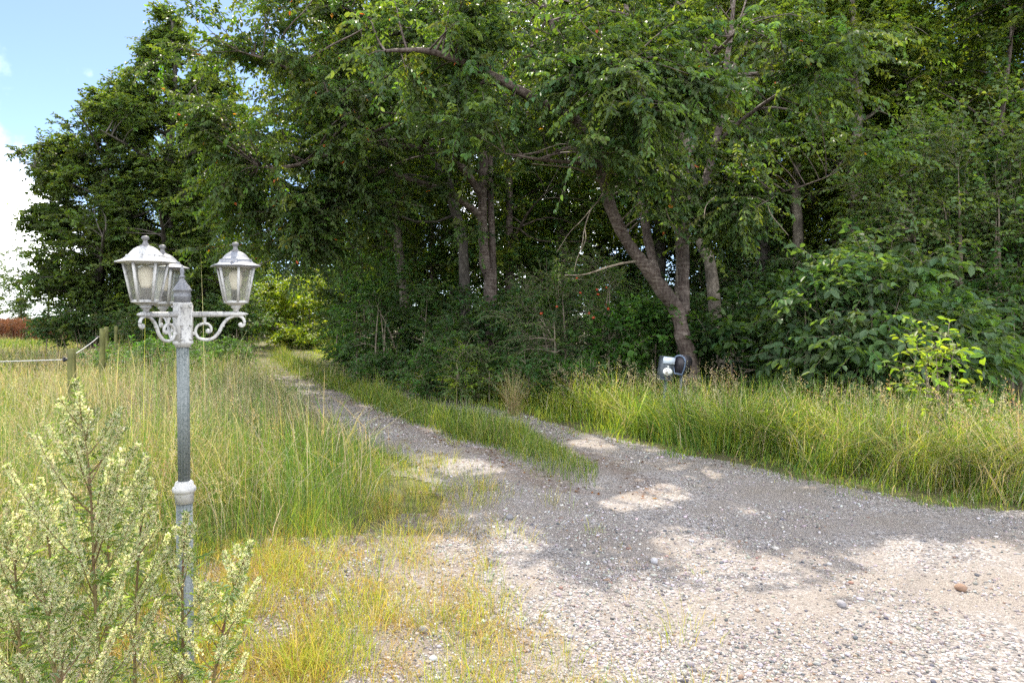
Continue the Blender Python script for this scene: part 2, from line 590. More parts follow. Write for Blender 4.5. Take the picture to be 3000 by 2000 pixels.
def on_gravel(x, y):
    l, r, m = plan(x, y)
    near = l < np.interp(y, [4.6, 6.2], [1.0, 0.1]) + 0.3 * w_pat(x, y)
    return ((l < 0.1) | near) & (r < 0.12) & (y < 19.5 + 1.5 * w_pat(x, y))


g = grid_mesh(np.arange(-13, 10, 0.08), np.arange(-3, 37, 0.08), 0.0, on_gravel)
V = np.concatenate(g.v)
l, r, m = plan(V[:, 0], V[:, 1])
we = weedy(V[:, 0], V[:, 1])
mossy = np.clip((V[:, 1] - 5.0) / 5, 0.12, 0.9) + np.clip(we * 1.2 + 0.3, 0, 1)
strip_edge = np.exp(-((m + 0.12) / 0.22) ** 2) * (V[:, 1] > 6.5)
litter = np.clip(strip_edge * 0.55 + np.clip(we * 1.3, 0, 0.75) + np.clip((V[:, 1] - 16) / 10, 0, 0.8), 0, 1)
g.c = [np.stack([np.clip(mossy, 0, 1), litter, 0 * l], -1)]
tag(g.obj('gravel_track', GRAVEL, None, True, True), kind='structure')

# ------------------------------------------------------------------ pebbles lying on the track
ICO = None


def ico():
    p = (1 + 5 ** 0.5) / 2
    v = np.array([(-1, p, 0), (1, p, 0), (-1, -p, 0), (1, -p, 0), (0, -1, p), (0, 1, p), (0, -1, -p), (0, 1, -p), (p, 0, -1), (p, 0, 1), (-p, 0, -1), (-p, 0, 1)], float)
    f = np.array([(0, 11, 5), (0, 5, 1), (0, 1, 7), (0, 7, 10), (0, 10, 11), (1, 5, 9), (5, 11, 4), (11, 10, 2), (10, 7, 6), (7, 1, 8), (3, 9, 4), (3, 4, 2), (3, 2, 6), (3, 6, 8), (3, 8, 9), (4, 9, 5), (2, 4, 11), (6, 2, 10), (8, 6, 7), (9, 8, 1)])
    return unit(v), f


def ico2():
    v, f = ico()
    v = list(map(tuple, v))
    cache = {}

    def mid(a, b):
        k = (min(a, b), max(a, b))
        if k not in cache:
            w = unit((np.array(v[a]) + np.array(v[b]))[None])[0]
            cache[k] = len(v)
            v.append(tuple(w))
        return cache[k]
    nf = []
    for a, b, c in f:
        x, y, z = mid(a, b), mid(b, c), mid(c, a)
        nf += [(a, x, z), (b, y, x), (c, z, y), (x, y, z)]
    return np.array(v), np.array(nf)


def pebbles(geo, x, y, size, r, cols, w, flat=0.55, lump=0.16, sink=0.25):
    base, f = ico()
    n = len(x)
    V = base[None] * (1 + r.normal(0, lump, (n, 12, 1)))
    s = size[:, None] * np.stack([r.uniform(0.8, 1.35, n), r.uniform(0.65, 1.0, n), r.uniform(flat * 0.7, flat * 1.3, n)], -1)
    V = V * s[:, None] * 0.5
    a = r.uniform(0, 6.28, n)
    ca, sa = np.cos(a)[:, None], np.sin(a)[:, None]
    X = V[..., 0] * ca - V[..., 1] * sa
    Y = V[..., 0] * sa + V[..., 1] * ca
    Z = V[..., 2] + (s[:, 2] * (0.5 - sink) + gz(x, y))[:, None]
    Vw = np.stack([X + x[:, None], Y + y[:, None], Z], -1).reshape(-1, 3)
    F_ = (f[None] + np.arange(n)[:, None, None] * 12).reshape(-1, 3)
    geo.add(Vw, [F_], np.repeat(palette(r, n, cols, w, 0.15) * np.array([0.84, 0.84, 0.87]), 12, 0))


PCOL = [(0.31, 0.28, 0.245), (0.38, 0.36, 0.345), (0.23, 0.21, 0.20), (0.095, 0.097, 0.105), (0.25, 0.17, 0.125), (0.52, 0.51, 0.50)]
PW = [4, 3.5, 2.2, 1.1, 0.5, 1.3]
r = np.random.default_rng(21)
g = Geo()
n = 150000
u = r.uniform(0, 1, n)
y = 2.6 * (13.0 / 2.6) ** u
x = r.uniform(-0.78, 0.78, n) * y
l, rr, m = plan(x, y)
worn = w_mid(x * 0.8, y * 0.8) + 0.5 * w_pat(x, y)
k = on_gravel(x, y) & (r.uniform(0, 1, n) < np.clip(0.58 + 0.5 * worn - 0.25 * (l > -0.2) + (y < 5.5) * (0.35 * np.exp(-((x - 1.15) / 0.55) ** 2) - 0.45 * np.exp(-((x - 0.15) / 0.3) ** 2) - 0.4 * np.exp(-((x - 2.4) / 0.45) ** 2)), 0.07, 1)) & (r.uniform(0, 1, n) < np.clip(1.2 - m * 3, 0.1, 1))
x, y = x[k], y[k]
size = np.clip(0.0108 * np.exp(r.normal(0, 0.42, len(x))), 0.005, 0.04) * (1 + 0.05 * np.clip(y - 4, 0, 8))
pebbles(g, x, y, size, r, PCOL, PW)
tag(g.obj('gravel_pebbles', STONE, None, True, True), kind='stuff')

# a few bigger stones one can point at
base_, f_ = ico2()
for (px, py, s, c, lab) in ((1916, 1640, 0.05, (0.30, 0.30, 0.32), 'pale grey rounded stone standing highest on the gravel at the tip of the tree shadow'),
                            (2815, 1727, 0.055, (0.20, 0.13, 0.09), 'brown stone lying alone on the sunlit gravel at the right'),
                            (1240, 1848, 0.045, (0.2, 0.19, 0.19), 'dark grey stone among the sunlit grass tufts at the gravel edge'),
                            (1493, 1522, 0.055, (0.17, 0.17, 0.18), 'dark grey stone in the shade beside the grassy left edge of the track'),
                            (2465, 1770, 0.05, (0.22, 0.21, 0.22), 'dark bluish stone in the loose gravel between the two wheel paths')):
    d = CAMZ * F / (py - HZ)
    P = pix(px, py, d)
    V = base_ * (1 + r.normal(0, 0.07, (len(base_), 1))) * np.array([s * 0.62, s * 0.5, s * 0.42])
    g = Geo()
    g.add(V + np.array([0, 0, s * 0.28]), [f_], c)
    o = g.obj('stone', STONE, None, True, True)
    o.location = (P[0], P[1], gz(P[0], P[1]))
    o.rotation_euler = (0, 0, r.uniform(0, 6))
    tag(o, lab, 'stone', 'larger stones on the gravel')

# ------------------------------------------------------------------ grass
def blades(geo, P, h, w, az, lean, C, face=None, r=rng):
    n = len(P)
    h, w, lean = (np.broadcast_to(np.asarray(a, float), (n,)) for a in (h, w, lean))
    dirv = np.stack([np.cos(az), np.sin(az), 0 * az], -1)
    fa = r.uniform(0, 6.28, n) if face is None else face
    S = np.stack([np.cos(fa), np.sin(fa), 0 * fa], -1)
    out = []
    for t, ww in ((0, 0.8), (0.4, 1.0), (0.75, 0.62), (1.0, 0)):
        c = P + np.array([0, 0, 1.0]) * (h * (t - 0.42 * np.minimum(lean, 1.3) * t * t))[:, None] + dirv * (h * lean * (0.15 * t + 0.85 * t * t))[:, None]
        if ww:
            out += [c - S * (w * ww * 0.5)[:, None], c + S * (w * ww * 0.5)[:, None]]
        else:
            out.append(c)
    V = np.stack(out, 1).reshape(-1, 3)
    i = np.arange(n)[:, None] * 7
    geo.add(V, [i + np.array([0, 1, 3, 2]), i + np.array([2, 3, 5, 4]), i + np.array([4, 5, 6])], np.repeat(C, 7, 0))


GREEN = [(0.075, 0.15, 0.03), (0.10, 0.18, 0.035), (0.13, 0.20, 0.045), (0.055, 0.12, 0.025)]
LIME = [(0.19, 0.25, 0.03), (0.28, 0.30, 0.04), (0.13, 0.2, 0.03)]
STRAW = [(0.34, 0.285, 0.17), (0.42, 0.37, 0.25), (0.26, 0.20, 0.12), (0.32, 0.30, 0.2)]


def mixpal(r, n, straw, lime=0.2):
    q = r.uniform(0, 1, n)
    st = np.broadcast_to(straw, (n,))
    a = palette(r, n, GREEN, [3, 3, 2, 2])
    b = palette(r, n, LIME, [2, 2, 2])
    c = palette(r, n, STRAW, [3, 3, 2, 2])
    C = np.where((r.uniform(0, 1, n) < lime)[:, None], b, a)   # lime may vary per blade
    return np.where((q < st)[:, None], c, C)


def heads(geo, P, h, az, lean, r, C, dense=14, length=0.16, thick=0.006, w=0.0022):
    """flowering stalks: thin culm plus an open panicle of small spikelets"""
    n = len(P)
    blades(geo, P, h, w, az, lean, C, r=r)
    dirv = np.stack([np.cos(az), np.sin(az), 0 * az], -1)
    k = dense
    t = np.linspace(0, 1, k)[None] * np.ones((n, 1))
    tt = 1 - t * (length / h)[:, None]
    c = P[:, None] + np.array([0, 0, 1.0]) * (h[:, None] * (tt - 0.42 * np.minimum(lean, 1.3)[:, None] * tt * tt))[..., None] + dirv[:, None] * (h[:, None] * lean[:, None] * (0.15 * tt + 0.85 * tt * tt))[..., None]
    sp = (0.35 + 0.65 * np.sin(np.pi * (0.12 + 0.8 * t))) * (length * 0.16)[:, None]
    off = r.normal(0, 1, (n, k, 3)) * sp[..., None] * np.array([1, 1, 0.6])
    D = off * 1.2 + np.array([0, 0, 1.0]) * (length * 0.14)[:, None, None] + dirv[:, None] * 0.01
    Q = (c + off * 0.35).reshape(-1, 3)
    leaves(geo, Q, D.reshape(-1, 3), r.normal(0, 1, (n * k, 3)), r.uniform(0.8, 1.5, n * k) * thick * 2.2, thick * r.uniform(0.7, 1.3, n * k), np.repeat(C, k, 0) * r.uniform(0.8, 1.2, (n * k, 1)), 4, 0.3, 0.1)


def scatter(r, n, y0, y1, x0f, x1f, p=1.0):
    """points spread so that near ground gets more of them"""
    u = r.uniform(0, 1, n)
    y = y0 * (y1 / y0) ** (u ** p)
    x = r.uniform(x0f, x1f, n) * y
    return x, y


wind = Wave(31, 1.5)


def lay(x, y):
    return 0.5 + 1.6 * wind(x, y)


r = np.random.default_rng(5)
# left meadow, from the track edge to the fence
x, y = scatter(r, 210000, 2.0, 52.0, -1.0, 0.1, 0.95)
l, rr, m = plan(x, y)
near_gravel = (y < 5.6)
lim = np.interp(y, [4.4, 6.0], [0.35, 0.0]) + 0.2 * w_pat(x, y) * near_gravel
dens = np.clip((l - lim) / np.where(near_gravel, 0.7, 0.9) + 0.12, 0, 1) * np.clip(0.75 + 0.35 * w_mid(x, y), 0.3, 1)
k = (l > lim - 0.15) & (r.uniform(0, 1, len(x)) < dens) & (x > -np.interp(y, [2, 9, 13, 26, 52], [4.0, 6.2, 8.0, 14.5, 27.0]))
x, y, l = x[k], y[k], (l - lim)[k]
h = (0.07 + 0.58 * np.clip(l / 1.7, 0, 1) ** 0.85) * np.exp(r.normal(0, 0.28, len(x))) * (1 + 0.22 * w_mid(x, y))
h *= np.where(y > 8, 1.12, 1.0) * np.where(x < -3.4, 0.78, 1.0)
straw = np.clip(0.27 + 0.28 * w_big(x * 1.3, y * 1.3) + 0.16 * np.clip(l, 0, 1.5) - 0.14 * (l < 0.7), 0.04, 0.75)
wd = 0.0034 * np.exp(r.normal(0, 0.25, len(x))) * np.clip(y / 5.5, 0.8, 3.2)
g = Geo()
blades(g, np.stack([x, y, gz(x, y) - 0.02], -1), h, wd, lay(x, y) * 2.2 + r.normal(0, 1.1, len(x)), np.abs(r.normal(0.35, 0.3, len(x))), mixpal(r, len(x), straw, np.where(y < 6, 0.35, 0.14)), r=r)
x, y = scatter(r, 14000, 2.3, 24.0, -1.0, 0.0, 0.9)
l, rr, m = plan(x, y)
k = (l > np.where(y < 5.6, 0.9, 0.35)) & (r.uniform(0, 1, len(x)) < np.clip(0.55 + 0.5 * w_big(x, y), 0.1, 1)) & (x > -np.interp(y, [2, 9, 13, 26], [4.0, 6.4, 8.2, 14.5]))
x, y, l = x[k], y[k], l[k]
h = r.uniform(0.45, 1.08, len(x)) * np.clip(0.6 + 0.35 * l, 0.55, 1.1)
heads(g, np.stack([x, y, gz(x, y) - 0.02], -1), h, lay(x, y) * 1.3 + 2.4 + r.normal(0, 0.9, len(x)), np.abs(r.normal(0.4, 0.3, len(x))), r, palette(r, len(x), STRAW + [(0.36, 0.25, 0.17)], [3, 3, 1, 2, 2]), 16, r.uniform(0.09, 0.2, len(x)), 0.0045 * np.mean(np.clip(y / 6, 0.8, 1.5)))
# long straw-coloured blades arching over the rest
x, y = scatter(r, 5200, 2.6, 22.0, -0.95, 0.0, 0.9)
l, rr, m = plan(x, y)
k = (l > np.where(y < 5.6, 1.0, 0.5)) & (x > -np.interp(y, [2, 9, 13, 26], [4.0, 6.2, 8.0, 14.5]))
x, y = x[k], y[k]
blades(g, np.stack([x, y, gz(x, y)], -1), r.uniform(0.6, 1.15, len(x)), 0.0036 * np.clip(y / 5, 0.8, 2), lay(x, y) * 2 + r.normal(0, 1.0, len(x)), np.abs(r.normal(0.8, 0.35, len(x))), palette(r, len(x), STRAW + LIME[:1], [3, 3, 1, 2, 1.5]), r=r)
tag(g.obj('meadow_grass', GRASS, None, False, True), kind='stuff')

# pasture beyond the fence
x, y = scatter(r, 120000, 7.0, 85.0, -0.86, -0.3, 0.85)
k = (x < -np.interp(y, [2, 9, 13, 26, 90], [3.6, 5.4, 7.2, 13.4, 40])) & (r.uniform(0, 1, len(x)) < np.clip(0.8 + 0.3 * w_big(x, y), 0.2, 1))
x, y = x[k], y[k]
h = r.uniform(0.2, 0.5, len(x)) * (1 + 0.25 * w_big(x, y))
straw = np.clip(0.42 + 0.4 * Wave(33, 5.0)(x, y), 0.05, 0.8)
g = Geo()
blades(g, np.stack([x, y, gz(x, y) - 0.02], -1), h, 0.0042 * np.clip(y / 5.0, 1, 6), r.uniform(0, 6.28, len(x)), np.abs(r.normal(0.4, 0.3, len(x))), mixpal(r, len(x), straw, 0.55), r=r)
k = r.uniform(0, 1, len(x)) < 0.05
heads(g, np.stack([x, y, gz(x, y)], -1)[k], r.uniform(0.5, 0.8, k.sum()), r.uniform(0, 6.28, k.sum()), np.abs(r.normal(0.3, 0.2, k.sum())), r, palette(r, k.sum(), STRAW, [3, 3, 2, 2]), 10, r.uniform(0.1, 0.2, k.sum()), 0.011, 0.005)
tag(g.obj('pasture_grass', GRASS, None, False, True), kind='stuff')

# red-brown sorrel standing at the far side of the pasture
g = Geo()
n = 5200
y = r.uniform(46, 58, n); x = -y * r.uniform(0.62, 0.76, n)
k = r.uniform(0, 1, n) < 0.6 + 0.6 * Wave(9, 4)(x, y)
x, y = x[k], y[k]
heads(g, np.stack([x, y, 0 * x], -1), r.uniform(0.9, 1.6, len(x)), r.uniform(0, 6.28, len(x)), np.abs(r.normal(0.1, 0.08, len(x))), r, palette(r, len(x), [(0.12, 0.05, 0.032), (0.16, 0.065, 0.04), (0.09, 0.045, 0.028)], [2, 2, 1]), 16, r.uniform(0.6, 1.0, len(x)), 0.045, 0.02)
tag(g.obj('red_weeds', GRASS, None, False, True), kind='stuff')

# the grass strip between the wheel ruts and the lane's grassy far end
g = Geo()
x, y = scatter(r, 260000, 6.2, 48.0, -0.42, 0.12, 0.9)
l, rr, m = plan(x, y)
far = np.clip((y - 12.5) / 6, 0, 1)
inside = (m > -0.06) | (r.uniform(0, 1, len(x)) < far * 0.85 * ((l < 0.3) & (rr < 0.3)))
fade = np.clip((y - 6.4) / 3.0, 0.06, 1)
k = inside & (l < 0.2) & (rr < 0.2) & (r.uniform(0, 1, len(x)) < fade * np.clip(0.35 + m * 3 + 0.8 * far, 0.25, 1))
x, y, m = x[k], y[k], m[k]
h = (0.07 + 0.21 * np.clip(m * 3.0, 0, 1)) * np.exp(r.normal(0, 0.3, len(x))) * np.clip(0.55 + (y - 7) / 7, 0.5, 1.15) * (1 + 0.25 * w_mid(x, y))
blades(g, np.stack([x, y, gz(x, y) - 0.01], -1), h, 0.0036 * np.clip(y / 6, 1, 3.5), r.uniform(0, 6.28, len(x)), np.abs(r.normal(0.35, 0.25, len(x))), mixpal(r, len(x), 0.08 + 0.1 * (y > 17), 0.6), r=r)  # high lime share: sunlight on the strip put into the blade colour
x, y = scatter(r, 900, 11.0, 34.0, -0.42, 0.0, 0.8)
l, rr, m = plan(x, y)
k = (m > 0.05) & (y > 14)
x, y = x[k], y[k]
heads(g, np.stack([x, y, gz(x, y)], -1), r.uniform(0.35, 0.65, len(x)), r.uniform(0, 6.28, len(x)), np.abs(r.normal(0.2, 0.2, len(x))), r, palette(r, len(x), STRAW, [3, 3, 2, 2]), 12, r.uniform(0.1, 0.18, len(x)), 0.009, 0.004)
tag(g.obj('track_grass', GRASS, None, False, True), kind='stuff')

# the tall bank on the right of the track
w_cl, w_cl2 = Wave(81, 0.55), Wave(82, 0.4)
g = Geo()
x, y = scatter(r, 340000, 4.9, 48.0, -0.34, 1.0, 0.95)
l, rr, m = plan(x, y)
k = (rr > -0.35) & (rr < 4.5) & (r.uniform(0, 1, len(x)) < np.clip(0.85 + 0.45 * w_cl2(x * 0.8, y * 0.8), 0.35, 1) * np.where(rr < 0.0, 0.16 + 0.2 * w_pat(x * 1.5, y * 1.5) + 0.4 * rr, np.where(rr < 0.5, 0.45 + 0.3 * w_pat(x, y), np.clip(1.15 - (rr - 1.2) / 3.0, 0.1, 1))))
x, y, rr = x[k], y[k], rr[k]
rise = np.clip((rr - np.clip(0.38 + 0.22 * w_mid(x, y), 0.08, 1)) / 0.5, 0, 1)
tall = np.interp(y, [5, 8.5, 9.9, 12.5, 15, 24], [0.8, 0.84, 0.9, 0.45, 0.36, 0.3])
h = (0.07 + tall * rise) * np.exp(r.normal(0, 0.33, len(x))) * (1 + 0.32 * w_mid(x * 1.4, y * 1.4))
straw = np.clip(0.05 + 0.10 * rise + 0.12 * w_big(x, y), 0.02, 0.5)
h = np.minimum(h, 1.0) + np.where((y > 9.5) & (y < 20) & (rr > 0) & (rr < 0.9), 0.10, 0)
az = np.where(r.uniform(0, 1, len(x)) < 0.65, -1.7 + 1.5 * w_cl(x, y) + r.normal(0, 0.5, len(x)), r.uniform(0, 6.28, len(x)))
blades(g, np.stack([x, y, gz(x, y) - 0.01], -1), h, 0.0052 * np.exp(r.normal(0, 0.25, len(x))) * np.clip(y / 6.5, 0.9, 3), az, np.abs(r.normal(0.35 + 0.5 * rise + 0.4 * w_cl2(x, y) * rise, 0.35, len(x))), np.minimum(mixpal(r, len(x), straw, np.where((y > 10) & (rr < 1.2), 0.85, 0.5)) * 1.2, 0.5), r=r)  # far verge blades limier, coloured as if sunlit
x, y = scatter(r, 6500, 5.0, 17.0, -0.1, 0.9, 0.8)
l, rr, m = plan(x, y)
k = (rr > 0.75) & (rr < 2.8) & (r.uniform(0, 1, len(x)) < np.clip(0.45 + 0.55 * w_mid(x, y), 0.05, 1))
x, y = x[k], y[k]
heads(g, np.stack([x, y, gz(x, y)], -1), r.uniform(0.7, 1.12, len(x)) * np.interp(y, [5, 10, 14], [1, 1, 0.8]), 2.6 + r.normal(0, 1.1, len(x)), np.abs(r.normal(0.4, 0.25, len(x))), r, palette(r, len(x), STRAW + [(0.4, 0.27, 0.17)], [3, 3, 1, 2, 2]), 18, r.uniform(0.14, 0.3, len(x)), 0.009, 0.0036)
x, y = scatter(r, 12000, 5.0, 13.0, -0.1, 0.9, 0.8)
l, rr, m = plan(x, y)
k = (rr > 0.4) & (rr < 2.0) & (r.uniform(0, 1, len(x)) < np.clip(0.55 + 0.6 * w_cl(x, y), 0.05, 1))
x, y = x[k], y[k]
blades(g, np.stack([x, y, gz(x, y)], -1), r.uniform(0.75, 1.2, len(x)), 0.0052, -1.75 + 0.9 * w_cl2(x, y) + r.normal(0, 0.45, len(x)), r.uniform(0.7, 1.3, len(x)), palette(r, len(x), STRAW + LIME[:2], [3, 3, 1, 2, 2.5, 2.5]), r=r)
tag(g.obj('bank_grass', GRASS, None, False, True), kind='stuff')

# scattered yellow-green tufts creeping onto the gravel
g = Geo()
tx, ty = scatter(r, 2000, 2.6, 9.0, -0.55, 0.4, 1.0)
l, rr, m = plan(tx, ty)
we = weedy(tx, ty)
pr = np.where(ty < 6.2, np.clip(0.35 + 1.1 * we, 0.0, 1.0) * np.clip(0.75 + 0.6 * w_pat(tx * 1.2, ty * 1.2), 0.1, 1), np.where(l > -0.3, 0.8, 0.01)) + 0.007
k = (l < 1.2) & (rr < 0.2) & (r.uniform(0, 1, len(tx)) < pr)
tx, ty = tx[k], ty[k]
nb = r.integers(5, 42, len(tx))
i = np.repeat(np.arange(len(tx)), nb)
rad = 0.015 + 0.0018 * nb
x = tx[i] + r.normal(0, 1, len(i)) * rad[i]
y = ty[i] + r.normal(0, 1, len(i)) * rad[i]
hh_ = (0.05 + 0.0028 * nb)[i] * np.exp(r.normal(0, 0.3, len(i)))
blades(g, np.stack([x, y, gz(x, y)], -1), hh_, 0.0031, np.arctan2(y - ty[i], x - tx[i]) + r.normal(0, 0.4, len(i)), np.abs(r.normal(0.6, 0.3, len(i))), palette(r, len(i), LIME + [(0.38, 0.32, 0.06), (0.40, 0.31, 0.13)], [2.5, 4, 1.0, 2.5, 2.0]), r=r)
# low moss and dry creeping weeds between the stones
n = 160000
x, y = scatter(r, n, 2.6, 6.6, -0.6, 0.3)
l, rr, m = plan(x, y)
we = weedy(x, y)
k = (l < 1.6) & (r.uniform(0, 1, n) < np.clip(0.38 + 0.8 * w_pat(x * 1.7, y * 1.7) + 0.3 * w_mid(x, y), 0, 1) * np.clip(0.3 + 1.2 * we, 0.015, 1))
x, y = x[k], y[k]
blades(g, np.stack([x, y, gz(x, y)], -1), r.uniform(0.012, 0.07, len(x)), 0.0026, r.uniform(0, 6.28, len(x)), np.abs(r.normal(0.9, 0.4, len(x))), palette(r, len(x), [(0.34, 0.21, 0.045), (0.36, 0.27, 0.055), (0.40, 0.31, 0.15), (0.22, 0.22, 0.05)], [2.5, 2.5, 2, 1]), r=r)
tag(g.obj('gravel_weeds', GRASS, None, False, True), kind='stuff')

# fallen leaves on the lane under the trees
g = Geo()
x, y = scatter(r, 9000, 2.8, 34, -0.45, 0.6, 0.7)
l, rr, m = plan(x, y)
k = (l < 0.8) & (rr < 0.5) & (r.uniform(0, 1, len(x)) < np.where(y < 7.5, 0.0, 0.35) + 0.6 * (np.abs(m) < 0.2))
x, y = x[k], y[k]
leaves(g, np.stack([x, y, gz(x, y) + 0.008], -1), np.stack([r.normal(0, 1, len(x)), r.normal(0, 1, len(x)), 0.05 * r.normal(0, 1, len(x))], -1), np.array([0, 0, 1.0]) + 0.25 * r.normal(0, 1, (len(x), 3)), r.uniform(0.03, 0.06, len(x)), r.uniform(0.015, 0.03, len(x)), palette(r, len(x), [(0.16, 0.07, 0.03), (0.22, 0.11, 0.04), (0.10, 0.05, 0.03)], [2, 1, 2]), 4, 0.2, 0.1)
tag(g.obj('fallen_leaves', LEAF, None, False, True), kind='stuff')

# ------------------------------------------------------------------ the garden lamp
LD = 3.2
LX = (545 - 1500) / F * LD
lamp = empty('lamp_post', (LX, LD, 0), 'weathered three-armed garden lamp post with flaking white paint standing in the long grass', 'lamp post')
lamp.rotation_euler = (math.radians(0.2), math.radians(-0.45), 0)
g = Geo()
lathe(g, [(0.001, -0.1), (0.040, -0.1), (0.040, 0.02), (0.034, 0.04), (0.0332, 0.79), (0.001, 0.79)], 48, flute=(12, 0.035))
g.obj('lower_pole', POLEP, lamp, True)
g = Geo()
lathe(g, [(0.001, 0.865), (0.0245, 0.865), (0.0245, 1.475), (0.001, 1.475)], 60, flute=(12, 0.06))
g.obj('upper_pole', POLEP, lamp, True)
g = Geo()
lathe(g, [(0.001, 0.775), (0.0385, 0.775), (0.039, 0.815), (0.042, 0.822), (0.049, 0.827), (0.0505, 0.838), (0.047, 0.847), (0.040, 0.852), (0.037, 0.868), (0.031, 0.873), (0.001, 0.873)], 40)
g.obj('collar', WHITEP, lamp, True)
g = Geo()
lathe(g, [(0.001, 1.468), (0.030, 1.468), (0.032, 1.478), (0.041, 1.484), (0.041, 1.494), (0.037, 1.498), (0.037, 1.652), (0.039, 1.655), (0.039, 1.664), (0.034, 1.668), (0.001, 1.668)], 36, 0.1, flute=(3, 0.09))
for a in np.radians([16.5, 136.5, 256.5]):                     # the flat flanges that carry the arms, with their screws
    M = rotz(a)
    box(g, (0.034, 0, 1.575), (0.014, 0.034, 0.165), M)
    for zz in (1.505, 1.565, 1.648):
        for s in (-1, 1):
            box(g, (0.036, s * 0.023, zz), (0.009, 0.008, 0.008), M)
g.obj('junction_block', WHITEP, lamp)
g = Geo()
lathe(g, [(0.001, 1.668), (0.035, 1.668), (0.0355, 1.690), (0.037, 1.692), (0.037, 1.697), (0.0355, 1.699), (0.035, 1.716), (0.040, 1.719), (0.041, 1.724), (0.036, 1.727), (0.032, 1.738), (0.022, 1.750), (0.018, 1.756), (0.017, 1.760), (0.011, 1.768), (0.008, 1.774), (0.010, 1.778), (0.0155, 1.781), (0.009, 1.786), (0.0065, 1.791), (0.0095, 1.803), (0.0085, 1.812), (0.0055, 1.820), (0.0035, 1.830), (0.001, 1.834)], 28)
g.obj('finial', ROOFP, lamp, True)

S_ = 0.000398                                           # metres per unit of the traced scroll


def sc_pt(u, v):
    return np.array([(u - 855) * S_, 0, 1.6 + (930 - 650 - v / 3.484) * 0.00152])


